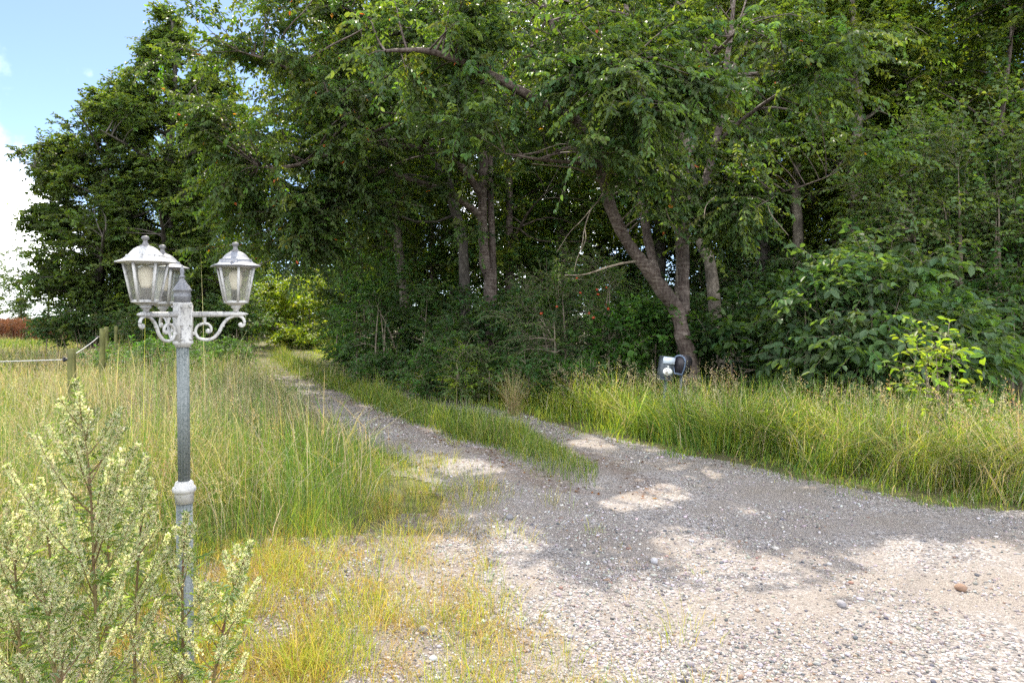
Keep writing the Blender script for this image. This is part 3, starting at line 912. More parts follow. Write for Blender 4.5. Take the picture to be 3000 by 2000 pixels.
scroll_a = [(958, 1138), (985, 1140), (1012, 1182), (1050, 1200), (1092, 1207), (1140, 1202), (1180, 1185), (1212, 1155), (1240, 1118), (1262, 1070), (1290, 1030), (1330, 992), (1385, 966), (1440, 962), (1485, 984), (1505, 1025), (1500, 1055), (1478, 1072), (1455, 1064)]
scroll_b = [(992, 1150), (985, 1118), (998, 1080), (1032, 1050), (1082, 1040), (1125, 1050), (1150, 1082), (1148, 1115), (1124, 1130), (1105, 1122)]
for ai, a in enumerate(np.radians([16.5, 136.5, 256.5])):
    arm = Geo()
    # tapering bar with a pointed end
    xs_ = [0.030, 0.032, 0.241, 0.257, 0.276]
    ws_ = [0.012, 0.0145, 0.0125, 0.009, 0.001]
    V = np.array([[x_, w_ * math.cos(q), 1.614 + w_ * math.sin(q)] for x_, w_ in zip(xs_, ws_) for q in np.arange(6) / 6 * 2 * np.pi])
    idx = np.arange(30).reshape(5, 6)
    q_ = np.stack([idx[:-1], np.roll(idx[:-1], -1, 1), np.roll(idx[1:], -1, 1), idx[1:]], -1).reshape(-1, 4)
    arm.add(V @ rotz(a).T, [q_, idx[0][::-1][None], idx[-1][None]])
    armo = arm.obj('arm', WHITEP, lamp)
    br = Geo()
    for pts, rr_ in ((scroll_a, [0.006, 0.0075, 0.0075, 0.007, 0.006]), (scroll_b, [0.007, 0.006, 0.0065])):
        tube(br, np.array([sc_pt(*p) for p in pts]) @ rotz(a).T, rr_, 8, 60)
    for (u, v, s) in ((1462, 1055, 0.0105), (1118, 1118, 0.0115), (1272, 1062, 0.0095), (970, 1140, 0.009)):
        b_v, b_f = ico2()
        br.add((b_v * s * np.array([1, 0.75, 1]) + sc_pt(u, v)) @ rotz(a).T, [b_f])
    tube(br, np.array([sc_pt(1082, 1040), sc_pt(1086, 1010), sc_pt(1078, 978)]) @ rotz(a).T, [0.007, 0.006, 0.0105], 8, 10)
    br.obj('scroll_bracket', WHITEP, armo, True)
    # the lantern
    c = np.array([0.223 * math.cos(a), 0.223 * math.sin(a), 0.0])
    hx = math.radians(0) + 0.06 * ai + (a if ai else 0.0)
    z0, z1 = 1.668, 1.828
    rb, rt = 0.052, 0.083
    fr = Geo()
    lathe(fr, [(0.001, 1.623), (0.013, 1.623), (0.0125, 1.634), (0.021, 1.642), (0.024, 1.646), (0.018, 1.649), (0.036, 1.655), (0.046, 1.662), (0.056, 1.664), (0.056, 1.669), (0.001, 1.669)], 6, hx, c)
    th = hx + np.arange(6) * np.pi / 3
    for q in th:
        tube(fr, [c + np.array([rb * math.cos(q), rb * math.sin(q), z0]), c + np.array([rt * math.cos(q), rt * math.sin(q), z1])], [0.0058, 0.0065], 5, 3)
    for k_ in range(6):
        p0, p1 = th[k_], th[k_] + np.pi / 3
        for rad_, zz, w_ in ((rb, z0 + 0.003, 0.0042), (rt, z1 - 0.003, 0.0045)):
            tube(fr, [c + np.array([rad_ * math.cos(p0), rad_ * math.sin(p0), zz]), c + np.array([rad_ * math.cos(p1), rad_ * math.sin(p1), zz])], w_, 4, 3)
    fo = fr.obj('lantern', WHITEP, lamp)
    fo['label'] = ['lantern with the darkest grey roof', 'lantern behind the post', 'lantern with the palest flaking roof'][ai]
    rf = Geo()
    lathe(rf, [(0.078, 1.826), (0.112, 1.827), (0.1165, 1.831), (0.113, 1.834), (0.094, 1.840), (0.081, 1.847), (0.074, 1.856), (0.0735, 1.861), (0.064, 1.863), (0.054, 1.876), (0.043, 1.887), (0.031, 1.894), (0.022, 1.897), (0.001, 1.897)], 6, hx, c)
    rim_bolt = c + 0.086 * np.array([math.cos(hx - math.pi / 2 + 0.2), math.sin(hx - math.pi / 2 + 0.2), 0]) + np.array([0, 0, 1.846])
    b_v, b_f = ico2()
    rf.add(b_v * 0.0045 + rim_bolt, [b_f])
    ro = rf.obj('roof', ROOFP if ai != 2 else WHITEP, fo)
    kn = Geo()
    lathe(kn, [(0.001, 1.896), (0.022, 1.896), (0.022, 1.900), (0.013, 1.904), (0.010, 1.911), (0.0085, 1.918), (0.0095, 1.922), (0.0145, 1.926), (0.0155, 1.932), (0.012, 1.938), (0.006, 1.940), (0.001, 1.9405)], 20, 0, c)
    kn.obj('knob', DARKP, fo, True)
    gl = Geo()
    for k_ in range(6):
        p0, p1 = th[k_] + 0.05, th[k_] + np.pi / 3 - 0.05
        f0 = 0.93
        gl.add([c + np.array([rb * f0 * math.cos(p0), rb * f0 * math.sin(p0), z0 + 0.002]), c + np.array([rb * f0 * math.cos(p1), rb * f0 * math.sin(p1), z0 + 0.002]),
                c + np.array([rt * f0 * math.cos(p1), rt * f0 * math.sin(p1), z1 - 0.002]), c + np.array([rt * f0 * math.cos(p0), rt * f0 * math.sin(p0), z1 - 0.002])], [np.array([[0, 1, 2, 3]])])
    gl.obj('glass', GLASS, fo)
    bu = Geo()
    lathe(bu, [(0.001, 1.722), (0.017, 1.722), (0.020, 1.735), (0.026, 1.760), (0.029, 1.782), (0.027, 1.800), (0.018, 1.812), (0.008, 1.816), (0.001, 1.8165)], 20, 0, c)
    bu.obj('bulb', BULB, fo, True)
    so = Geo()
    lathe(so, [(0.001, 1.668), (0.019, 1.668), (0.019, 1.716), (0.021, 1.718), (0.021, 1.7225), (0.001, 1.7225)], 16, 0, c)
    so.obj('socket', DARKP, fo)

# ------------------------------------------------------------------ fence posts and ropes
posts = [(212, 9.1, 1.20, 0.050, (0.005, -0.02), 'mossy wooden fence post with a flat top, nearest and shortest of the row'),
         (298, 13.0, 1.40, 0.050, (0.01, 0.0), 'green wooden fence post second in the row with two black insulators'),
         (319, 17.0, 1.38, 0.048, (-0.045, 0.0), 'leaning dark fence post third in the row'),
         (340, 22.5, 1.33, 0.050, (0.0, 0.0), 'sunlit slim fence post fourth in the row along the pasture'),
         (359, 28.0, 1.25, 0.050, (0.0, 0.0), 'dim farthest fence post almost swallowed by the weeds')]
ptop = {}
for i_, (px, d, hgt, rad, lean_, lab) in enumerate(posts):
    X = (px - 1500) / F * d
    po = empty('fence_post', (X, d, -0.05), lab, 'fence post', 'fence posts along the pasture')
    g = Geo()
    h_ = hgt + 0.05
    top = np.array([lean_[0] * h_, lean_[1] * h_, h_])
    nlev = 9
    P = np.linspace(0, 1, nlev)[:, None] * top[None]
    tube(g, P, [rad * 1.03, rad, rad * 0.99, rad * 0.97, rad * 0.95], 14, 12)
    g.obj('post', WOODP, po)
    def ins(hz, side):
        q = np.array([lean_[0] * hz, lean_[1] * hz, hz]) + np.array(side) * (rad + 0.03)
        g2 = Geo()
        tube(g2, [q - np.array(side) * 0.05, q], 0.011, 8, 3)
        for kz in (-0.012, 0.012):
            tube(g2, [q + np.array([0, 0, kz]), q + np.array(side) * 0.02 + np.array([0, 0, kz])], 0.02, 10, 3)
        tube(g2, [q + np.array([-0.012, 0.0, 0]), q + np.array([0.03, 0.02, 0])], 0.02, 8, 3)
        g2.obj('insulator', PLASTIC, po)
        return np.array([X, d, -0.05]) + q
    if i_ < 3:
        ptop[(i_, 'u')] = ins([1.12, 1.29, 1.2][i_], (-1, -0.1, 0))
        ptop[(i_, 'l')] = ins([0.36, 0.46, 0.5][i_], (-1, -0.2, 0))


def rope(pts, lab):
    g = Geo()
    allp = []
    for a, b in zip(pts[:-1], pts[1:]):
        a, b = np.asarray(a), np.asarray(b)
        L = np.linalg.norm(b - a)
        for t in np.linspace(0, 1, 9)[:-1]:
            p = a * (1 - t) + b * t
            p = p - np.array([0, 0, 0.02 * L / 4 * 4 * t * (1 - t)])
            allp.append(p)
    allp.append(np.asarray(pts[-1]))
    tube(g, allp, 0.0058, 6, len(allp) * 2)
    o = g.obj('fence_rope', ROPE, None, True)
    return tag(o, lab, 'rope', 'white electric fence ropes')


rope([pix(-500, 1066, 8.5), ptop[(0, 'u')], ptop[(1, 'u')]], 'upper white electric rope running level in from the left to the nearest post')
rope([pix(-150, 1510, 5.0), ptop[(0, 'l')], ptop[(1, 'l')], ptop[(2, 'l')]], 'lower white electric rope slanting down through the tall grass')

# ------------------------------------------------------------------ the two mailboxes
GREYB, t_, o_ = new_mat('dark_grey_box_paint')
finish(t_, o_, ramp(t_, noise(t_, mapping(t_), 30, 5, 0.7), [(0.35, (0.04, 0.05, 0.065)), (0.6, (0.08, 0.095, 0.11)), (0.75, (0.18, 0.19, 0.18))]), 0.5)
BLACKB, t_, o_ = new_mat('black_box_paint')
finish(t_, o_, ramp(t_, noise(t_, mapping(t_), 20, 4), [(0.35, (0.012, 0.012, 0.018)), (0.7, (0.035, 0.03, 0.035))]), 0.4)
PLAQUE, t_, o_ = new_mat('pale_plaque')
finish(t_, o_, ramp(t_, noise(t_, mapping(t_), 25, 5), [(0.3, (0.62, 0.64, 0.62)), (0.7, (0.8, 0.8, 0.78))]), 0.4)
PANEL, t_, o_ = new_mat('pale_blue_panel')
finish(t_, o_, ramp(t_, noise(t_, mapping(t_), 18, 5), [(0.3, (0.36, 0.42, 0.52)), (0.7, (0.48, 0.54, 0.62))]), 0.35)
RIM, t_, o_ = new_mat('pale_blue_rim')
finish(t_, o_, ramp(t_, noise(t_, mapping(t_), 18, 4), [(0.3, (0.06, 0.085, 0.14)), (0.7, (0.11, 0.15, 0.22))]), 0.35)
MD = 9.9
c0 = pix(1850 + 880 / 10.45, 1000 + 790 / 10.45, MD)
mb = empty('mailbox', (c0[0], c0[1], 0), 'dark grey mailbox with a pale top flap and a white oval plaque', 'mailbox')
mb.rotation_euler = (0, math.radians(7), math.radians(10))
q_ = MD / F / 10.45
zc = c0[2]
g = Geo()
W_, H_ = 385 * q_, 690 * q_
box(g, (0, 0.07, zc - 0.01), (W_, 0.14, H_))
box(g, (0, 0.065, zc + H_ / 2 - 0.008), (W_ + 0.014, 0.155, 0.012))
box(g, (0, 0.065, zc - H_ / 2 - 0.012), (W_ + 0.008, 0.15, 0.010))
g.obj('body', GREYB, mb)
g = Geo()
box(g, (0.0, -0.012, zc + H_ / 2 - 125 * q_), (W_ * 0.97, 0.02, 205 * q_))
g.obj('flap', PANEL, mb)
g = Geo()
tube(g, [(0.0, 0.005, zc + 40 * q_), (0.0, -0.012, zc + 40 * q_)], 0.0115, 12, 3)
g.obj('lock', PLAQUE, mb)
g = Geo()
th = np.linspace(0, 2 * np.pi, 33)[:-1]
for a_, b_ in ((-0.001, -0.009),):
    ring0 = np.stack([150 * q_ * np.cos(th), np.full(32, a_), zc - 118 * q_ + 112 * q_ * np.sin(th)], -1)
    ring1 = ring0 + np.array([0, b_ - a_, 0])
    idx = np.arange(32)
    g.add(np.concatenate([ring0, ring1]), [np.stack([idx, np.roll(idx, -1), np.roll(idx, -1) + 32, idx + 32], -1), (idx + 32)[None], idx[::-1][None]])
pl = g.obj('oval_plaque', PLAQUE, mb)
g = Geo()
for (ex, ez, sx, sz) in ((-0.012, -0.012, 0.022, 0.011), (0.0, -0.006, 0.012, 0.008), (-0.022, -0.017, 0.010, 0.005), (0.02, -0.03, 0.05, 0.004), (-0.02, -0.035, 0.028, 0.003), (0.0, 0.024, 0.06, 0.003)):
    box(g, (ex, -0.0105, zc - 118 * q_ + ez), (sx, 0.002, sz))
g.obj('emblem', BLACKB, pl)
g = Geo()
tube(g, [(0.03, 0.08, -0.15), (0.03, 0.08, zc - H_ / 2 - 0.018)], 0.021, 10, 4)
g.obj('post', GREYB, mb)
c1 = pix(1850 + 1265 / 10.45, 1000 + 700 / 10.45, MD + 0.06)
mb2 = empty('mailbox', (c1[0], c1[1], 0), 'narrow black mailbox with a rounded top and pale blue rim beside the grey one', 'mailbox')
mb2.rotation_euler = (0, math.radians(6), math.radians(-38))
zc = c1[2]
half, hh2 = 155 * q_ / math.cos(math.radians(38)), 310 * q_
arch = [(-half * 0.7, -hh2 * 0.95), (half * 0.7, -hh2 * 0.95), (half, -hh2 * 0.1), (half, hh2 - half)] + [(half * math.cos(t), hh2 - half + half * math.sin(t)) for t in np.linspace(0.15, math.pi - 0.15, 12)] + [(-half, hh2 - half), (-half, -hh2 * 0.1)]
arch = np.array(arch)


def slab(geo, outline, y0, y1):
    k = len(outline)
    a = np.stack([outline[:, 0], np.full(k, y0), zc + outline[:, 1]], -1)
    b = a + np.array([0, y1 - y0, 0])
    idx = np.arange(k)
    geo.add(np.concatenate([a, b]), [np.stack([idx, np.roll(idx, -1), np.roll(idx, -1) + k, idx + k], -1), idx[::-1][None], (idx + k)[None]])


g = Geo()
slab(g, arch * 0.97, -0.002, 0.22)
g.obj('body', BLACKB, mb2)
g = Geo()
k_ = len(arch)
for (s0, s1, y0, y1) in ((1.03, 0.86, -0.014, -0.004),):
    o0 = np.stack([arch[:, 0] * s0, np.full(k_, y0), zc + arch[:, 1] * s0], -1)
    i0 = np.stack([arch[:, 0] * s1, np.full(k_, y0), zc + arch[:, 1] * s1], -1)
    dy = np.array([0, y1 - y0, 0])
    i_ = np.arange(k_); j_ = np.roll(i_, -1)
    g.add(np.concatenate([o0, i0, o0 + dy, i0 + dy]), [np.stack([i_, j_, j_ + k_, i_ + k_], -1), np.stack([i_ + 2 * k_, i_ + 3 * k_, j_ + 3 * k_, j_ + 2 * k_], -1), np.stack([i_, i_ + 2 * k_, j_ + 2 * k_, j_], -1), np.stack([i_ + k_, j_ + k_, j_ + 3 * k_, i_ + 3 * k_], -1)])
g.obj('rim', RIM, mb2)
g = Geo()
tube(g, [(0, 0.1, -0.15), (0, 0.1, zc - hh2 * 0.95)], 0.021, 10, 4)
g.obj('post', GREYB, mb2)

# ------------------------------------------------------------------ trees and shrubs
w_sh1 = Wave(51, 1.3)
w_sh2 = Wave(52, 0.5)
w_sh3 = Wave(53, 0.42)


def shadow_ok(P):
    """True where a twig's shadow stays out of the sunlit front of the gravel and the lit end of the bank"""
    s = P[..., 2] / SD[2]
    sx, sy = P[..., 0] - SD[0] * s, P[..., 1] - SD[1] * s
    edge = 4.8 + 0.6 * w_sh1(sx, sy * 0.5) + 0.25 * w_sh2(sx, sy) + np.clip(-0.4 - sx, 0, 1.5) * 0.9 + 0.45 * np.sin(P[..., 0] * 913.7 + P[..., 1] * 571.3)
    lit_bank = ((plan(sx, sy)[1] > 0.2) & (sx > 2.4) & (sx < 5.4) & (sy < 8.4) & (w_sh1(sx * 1.4, sy * 1.4) > -0.5)) | (((sx - 4.75) / 0.75) ** 2 + ((sy - 6.7) / 0.75) ** 2 < 1)
    fleck = (w_sh2(sx * 0.75, sy * 0.55) + 0.5 * w_sh1(sx, sy) > 0.62) & (sy < 15)
    fleck |= (w_sh3(sx * 0.8, sy * 0.6) > 0.72) & (sy < 11)
    return (sy > edge) & ~lit_bank & ~fleck


def curve_to(A, B, n, r, bend=0.15, rise=0.0):
    """(m,3)->(m,n,3) slightly wandering branches from A to B"""
    m = len(A)
    t = np.linspace(0, 1, n)[None, :, None]
    L = np.linalg.norm(B - A, axis=-1)[:, None, None]
    k = r.normal(0, bend, (m, 1, 3)) * L
    k2 = r.normal(0, bend * 0.4, (m, 1, 3)) * L
    P = A[:, None] * (1 - t) + B[:, None] * t + k * (t * (1 - t)) * 2 + k2 * np.sin(2 * np.pi * t) * 0.5
    P[..., 2] += (rise * L[..., 0] * (t[..., 0] * (1 - t[..., 0])) * 2)
    return P


def nearest(src, dst, drop=0.5):
    """for each src point the index of the skeleton point to branch from, preferring ones lower and inward"""
    out = np.empty(len(src), int)
    for a in range(0, len(src), 400):
        d = src[a:a + 400, None] - dst[None]
        cost = np.linalg.norm(d, axis=-1) + drop * np.maximum(0, -d[..., 2])
        out[a:a + 400] = cost.argmin(1)
    return out


def crown(r, skel, skel_r, targets, twigs_per, leaves_per, leaf, pal, wts, twig_len=(0.35, 0.8), droop=0.35, kind=6, ok=None, spread=0.5, twig_r=0.0032, sides=3, leaf_w=0.5, draw_twigs=True, jit=0.2, up=0.15, red=None):
    """branches to the targets, twigs on the branches, leaves on the twigs. Returns wood geometry and leaf geometry"""
    wood, lf = Geo(), Geo()
    if ok is not None:
        targets = targets[ok(targets)]
    i = nearest(targets, skel)
    A = skel[i]
    L = np.linalg.norm(targets - A, axis=-1)
    B = curve_to(A, targets, 7, r, 0.12, 0.12)
    r0 = np.minimum(skel_r[i] * 0.75, 0.006 + 0.011 * L)
    V, f = tubes(B, r0[:, None] * np.linspace(1, 0.3, 7)[None], 5)
    wood.add(V, f)
    nt_ = len(targets) * twigs_per
    bi = np.repeat(np.arange(len(targets)), twigs_per)
    t = r.uniform(0.25, 1.0, nt_) ** 0.7 * 5.99
    j = t.astype(int)
    fr_ = (t - j)[:, None]
    T0 = B[bi, j] * (1 - fr_) + B[bi, j + 1] * fr_
    axis = unit(B[bi, j + 1] - B[bi, j])
    dr = unit(axis * 0.55 + r.normal(0, 0.75, (nt_, 3)) * np.array([1, 1, 0.6]) + np.array([0, 0, up]))
    tl = r.uniform(*twig_len, nt_)
    T0 = T0 + r.normal(0, spread * 0.12, T0.shape)
    T1 = T0 + dr * tl[:, None]
    T1[:, 2] -= droop * tl * 0.6
    if ok is not None:
        k = ok(T1) & ok(T0)
        T0, T1, dr, tl = T0[k], T1[k], dr[k], tl[k]
    nt_ = len(T0)
    TW = curve_to(T0, T1, 4, r, 0.1, 0.2)
    if draw_twigs:
        V, f = tubes(TW, twig_r * np.linspace(1, 0.4, 4)[None] * np.ones((nt_, 1)), sides)
        wood.add(V, f)
    nl = nt_ * leaves_per
    ti = np.repeat(np.arange(nt_), leaves_per)
    tt = np.tile(np.linspace(0.12, 1.0, leaves_per), nt_) + r.uniform(-0.04, 0.04, nl)
    tq = np.clip(tt, 0, 0.999) * 3
    j = tq.astype(int)
    fr_ = (tq - j)[:, None]
    P = TW[ti, j] * (1 - fr_) + TW[ti, j + 1] * fr_
    ax = unit(TW[ti, j + 1] - TW[ti, j])
    sd_ = np.where(np.tile(np.arange(leaves_per) % 2, nt_)[:, None] == 0, 1.0, -1.0) * unit(np.cross(ax, np.array([0.05, 0.02, 1.0])))
    D = ax * 0.55 + sd_ * 0.8 + r.normal(0, 0.35, (nl, 3)) + np.array([0, 0, -droop])
    Nn = np.array([0, 0, 1.0]) + r.normal(0, 0.55, (nl, 3))
    LL = leaf * np.exp(r.normal(0, 0.2, nl))
    base = palette(r, nt_, pal, wts, jit)
    C = base[ti] * np.exp(r.normal(0, jit * 0.5, (nl, 1)))
    if red:
        q = r.uniform(0, 1, nl) < red
        C[q] = palette(r, int(q.sum()), [(0.42, 0.10, 0.03), (0.45, 0.2, 0.03), (0.4, 0.32, 0.04)], [2, 2, 1])
    leaves(lf, P, D, Nn, LL, LL * leaf_w * np.exp(r.normal(0, 0.1, nl)), C, kind, 0.2, 0.18)
    return wood, lf


def in_blob(r, n, c, rad, shell=0.5, lob=0.22, zmin=None, seed=0):
    """points in an uneven ellipsoid"""
    d = unit(r.normal(0, 1, (n, 3)))
    w = Wave(seed + 700, 0.75, 9, 3)
    R = 1 + lob * w(d[:, 0], d[:, 1], d[:, 2])
    u = r.uniform(0, 1, n) ** (1 / 3 * (1 - shell) + 0.12)
    P = np.asarray(c) + d * (u * R)[:, None] * np.asarray(rad)
    if zmin is not None:
        P = P[P[:, 2] > zmin]
    return P


w_bark = Wave(71, 0.16, 9, 3)


def skeleton(paths):
    """paths: list of (points, radii) -> wood geo, skeleton points, radii"""
    g = Geo()
    S, R = [], []
    for pts, rad in paths:
        n = max(8, len(pts) * 5)
        P = polyline(pts, n)
        Rr = np.interp(np.linspace(0, 1, n), np.linspace(0, 1, len(rad)), rad)
        wob = 1 + 0.06 * np.sin(np.arange(n) * 1.7)
        V, f = tubes(P[None], (Rr * wob)[None], 14)
        V = V + np.stack([w_bark(V[:, 0] * 1.0, V[:, 1], V[:, 2] * 0.6), w_bark(V[:, 1], V[:, 2] * 0.6, V[:, 0]), 0 * V[:, 0]], -1) * (np.repeat(Rr, 14) * 0.09)[:, None]
        g.add(V, f)
        S.append(P[2:])
        R.append(Rr[2:])
    return g, np.concatenate(S), np.concatenate(R)


OAK = [(0.075, 0.12, 0.03), (0.09, 0.14, 0.032), (0.065, 0.105, 0.036), (0.11, 0.155, 0.03)]
CHL = [(0.07, 0.118, 0.04), (0.085, 0.138, 0.04), (0.062, 0.108, 0.044), (0.11, 0.158, 0.036)]
WOOD_ = [(0.08, 0.125, 0.025), (0.10, 0.15, 0.028), (0.135, 0.175, 0.03), (0.08, 0.122, 0.034)]
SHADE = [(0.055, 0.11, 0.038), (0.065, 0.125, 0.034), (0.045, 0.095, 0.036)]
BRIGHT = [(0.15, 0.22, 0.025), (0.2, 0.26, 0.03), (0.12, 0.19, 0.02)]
DOG = [(0.085, 0.15, 0.065), (0.10, 0.17, 0.075), (0.075, 0.135, 0.062), (0.09, 0.16, 0.05)]


def tree(name, label, paths, targets, barkm, group=None, **kw):
    r_ = np.random.default_rng(kw.pop('seed'))
    base = np.array(paths[0][0][0], float)
    base[2] = 0
    tg, S, R = skeleton(paths)
    wood, lf = crown(r_, S, R, targets, r=None, **kw) if False else crown(r_, S, R, targets, **kw)
    root = empty(name, base, label, 'tree', group)
    for g_ in (tg, wood, lf):
        g_.v = [v - base.astype(np.float32) for v in g_.v]
    tg.add(np.concatenate(wood.v), wood_faces(wood))
    tg.obj('trunk', barkm, root, True)
    lf.obj('crown', LEAF, root, False, True)
    return root


def wood_faces(w):
    out, off = [], 0
    return w.f      # indices are already cumulative inside w


def P_(px, py, d):
    return tuple(pix(px, py, d))


# --- the leaning cherry behind the mailboxes
D0 = 12.5
mainp = [
    ([(3.19, 12.5, -0.1), P_(2022, 1060, 12.5), P_(2003, 1000, 12.5), P_(1983, 913, 12.5), P_(1923, 824, 12.3), P_(1880, 765, 12.1), P_(1842, 715, 12.0), P_(1792, 614, 11.8), P_(1764, 508, 11.6), P_(1722, 411, 11.4), P_(1684, 348, 11.3), P_(1670, 268, 11.2), P_(1640, 150, 11.1), P_(1600, 20, 11.0), P_(1560, -120, 11.2)], [0.185, 0.135, 0.132, 0.135, 0.122, 0.108, 0.097, 0.095, 0.09, 0.08, 0.075, 0.065, 0.05, 0.035, 0.02]),
    ([P_(1684, 348, 11.3), P_(1600, 308, 10.9), P_(1478, 241, 10.4), P_(1367, 187, 10.0), P_(1250, 150, 9.7), P_(1130, 150, 9.5)], [0.085, 0.075, 0.065, 0.055, 0.04, 0.02]),
    ([P_(1925, 815, 12.35), P_(1896, 690, 12.7), P_(1876, 535, 13.0), P_(1858, 446, 13.1), P_(1849, 357, 13.2), P_(1842, 200, 13.2), P_(1835, 30, 13.3), P_(1850, -100, 13.3)], [0.08, 0.075, 0.08, 0.08, 0.075, 0.065, 0.05, 0.03]),
    ([P_(1992, 955, 12.55), P_(2003, 900, 12.65), P_(2002, 802, 12.75), P_(1999, 690, 12.8), P_(1985, 636, 12.8), P_(1977, 570, 12.8), P_(1966, 480, 12.7), P_(1978, 415, 12.6), P_(1965, 300, 12.5), P_(1962, 134, 12.4), P_(1975, -60, 12.3)], [0.09, 0.10, 0.098, 0.10, 0.085, 0.078, 0.07, 0.066, 0.06, 0.05, 0.03]),
    ([P_(1999, 690, 12.8), P_(2024, 635, 12.9), P_(2048, 575, 13.0), P_(2075, 500, 13.1), P_(2094, 424, 13.1), P_(2121, 312, 13.2), P_(2126, 223, 13.2), P_(2140, 100, 13.2), P_(2155, -40, 13.2)], [0.09, 0.085, 0.075, 0.07, 0.065, 0.06, 0.055, 0.04, 0.02]),
    ([P_(2048, 575, 13.0), P_(2100, 572, 12.6), P_(2180, 570, 12.1), P_(2300, 560, 11.5), P_(2420, 520, 11.0)], [0.03, 0.026, 0.022, 0.016, 0.008]),
    ([P_(2094, 424, 13.1), P_(2190, 340, 12.6), P_(2290, 270, 12.0), P_(2380, 230, 11.5)], [0.042, 0.036, 0.024, 0.008]),
    ([P_(1966, 480, 12.7), P_(2010, 300, 11.6), P_(2080, 180, 10.8), P_(2160, 90, 10.2)], [0.05, 0.045, 0.035, 0.015]),
    ([P_(1764, 508, 11.6), P_(1700, 480, 11.0), P_(1600, 470, 10.4), P_(1480, 450, 9.9)], [0.04, 0.03, 0.025, 0.01]),
    ([P_(1876, 535, 13.0), P_(1800, 380, 11.6), P_(1780, 270, 10.3), P_(1800, 190, 9.3)], [0.05, 0.045, 0.03, 0.012]),
]
rr_ = np.random.default_rng(101)
tg1 = np.concatenate([
    in_blob(rr_, 150, (2.1, 11.6, 7.6), (4.6, 3.2, 3.4), 0.3, seed=1),
    in_blob(rr_, 85, (0.6, 9.8, 5.3), (2.3, 1.5, 1.5), 0.2, seed=2),
    in_blob(rr_, 50, (3.2, 10.0, 4.9), (2.0, 1.4, 1.0), 0.2, seed=3),
    in_blob(rr_, 34, (1.6, 9.0, 4.4), (1.7, 0.8, 0.8), 0.2, seed=4),
    in_blob(rr_, 36, (-0.8, 10.6, 5.4), (1.8, 1.5, 1.5), 0.2, seed=5),
    in_blob(rr_, 80, (3.9, 11.3, 5.2), (2.0, 1.5, 1.9), 0.2, seed=6),
    in_blob(rr_, 26, (2.1, 10.9, 4.0), (1.4, 0.8, 0.7), 0.2, seed=7),
    in_blob(rr_, 30, (3.4, 11.4, 3.5), (1.3, 0.8, 0.6), 0.2, seed=8),
])
tg1 = tg1[shadow_ok(tg1) & (tg1[:, 2] > 2.8)]
CHERRY_ROOT = tree('cherry_tree', 'cherry tree with a banded trunk forking low into leaning limbs behind the mailboxes', mainp, tg1, CHERRY, seed=41, twigs_per=20, leaves_per=19, leaf=0.084, pal=CHL, wts=[3, 3, 2, 1], droop=0.5, ok=shadow_ok, leaf_w=0.52, red=0.0015, twig_len=(0.3, 0.75))
# hanging sprays and bare twigs on its lower limbs
g = Geo()
for pts, rad in (([(1861, 766), (1830, 770), (1776, 784), (1713, 804), (1655, 806)], [0.02, 0.017, 0.013, 0.006]),
                 ([(1771, 556), (1752, 590), (1731, 614), (1713, 668), (1704, 721), (1690, 760), (1682, 795)], [0.012, 0.011, 0.008, 0.006, 0.003]),
                 ([(1731, 614), (1700, 650), (1669, 681), (1630, 740)], [0.008, 0.006, 0.003]),
                 ([(1713, 668), (1716, 700), (1700, 740)], [0.006, 0.003]),
                 ([(1771, 545), (1730, 515), (1690, 495), (1645, 488), (1560, 480)], [0.022, 0.018, 0.012, 0.006]),
                 ([(1600, 400), (1630, 440), (1650, 490)], [0.008, 0.004]),
                 ([(2180, 570), (2240, 590), (2260, 630), (2310, 690)], [0.012, 0.008, 0.004]),
                 ([(2100, 572), (2070, 600), (2062, 640)], [0.008, 0.004]),
                 ([(1985, 690), (1960, 640), (1950, 610)], [0.012, 0.006])):
    tube(g, [P_(px, py, 11.6 - 0.35 * i_) for i_, (px, py) in enumerate(pts)], rad, 6, len(pts) * 4)
g.v = [v - np.array([3.19, 12.5, 0], np.float32) for v in g.v]
o = g.obj('bare_twigs', TWIG, CHERRY_ROOT, True)

# --- the pair of cherries left of centre
def limb(c, n_, r_, r0, zlo, zhi, spread, base):
    out = []
    for k in range(n_):
        z0_ = zlo + (zhi - zlo) * (k + 0.5) / n_ * 0.7
        a_ = k * 2.4 + r_.uniform(-0.4, 0.4)
        out.append((z0_, a_))
    return out


def generic_paths(r_, h, r0, lean=(0, 0), n_limb=9, spread=2.4, zlo=0.35, base=(0, 0, 0)):
    base = np.asarray(base, float)
    n = 7
    t = np.linspace(0, 1, n)
    wob = np.cumsum(r_.normal(0, 0.018 * h, (n, 2)), 0) * t[:, None]
    P = np.stack([base[0] + lean[0] * t * h + wob[:, 0], base[1] + lean[1] * t * h + wob[:, 1], base[2] - 0.1 + t * h], -1)
    paths = [(P, [r0 * 1.35, r0, r0 * 0.85, r0 * 0.7, r0 * 0.5, r0 * 0.32, r0 * 0.12])]
    for k in range(n_limb):
        f = zlo + (0.92 - zlo) * (k + r_.uniform(0, 0.8)) / n_limb
        p0 = P[0] * 0 + np.array([np.interp(f, t, P[:, q]) for q in range(3)])
        a = k * 2.4 + r_.uniform(-0.5, 0.5)
        L = spread * (1.05 - 0.55 * f) * r_.uniform(0.75, 1.15)
        up_ = r_.uniform(0.25, 0.7)
        q1 = p0 + np.array([math.cos(a), math.sin(a), up_]) * L * 0.5
        q2 = p0 + np.array([math.cos(a) * 0.95, math.sin(a) * 0.95, up_ * 0.85]) * L
        rl = r0 * (1.0 - 0.75 * f) * 0.55
        paths.append(([p0, (p0 + q1) / 2 + np.array([0, 0, -0.04 * L]), q1, q2], [rl, rl * 0.8, rl * 0.6, rl * 0.2]))
    return paths


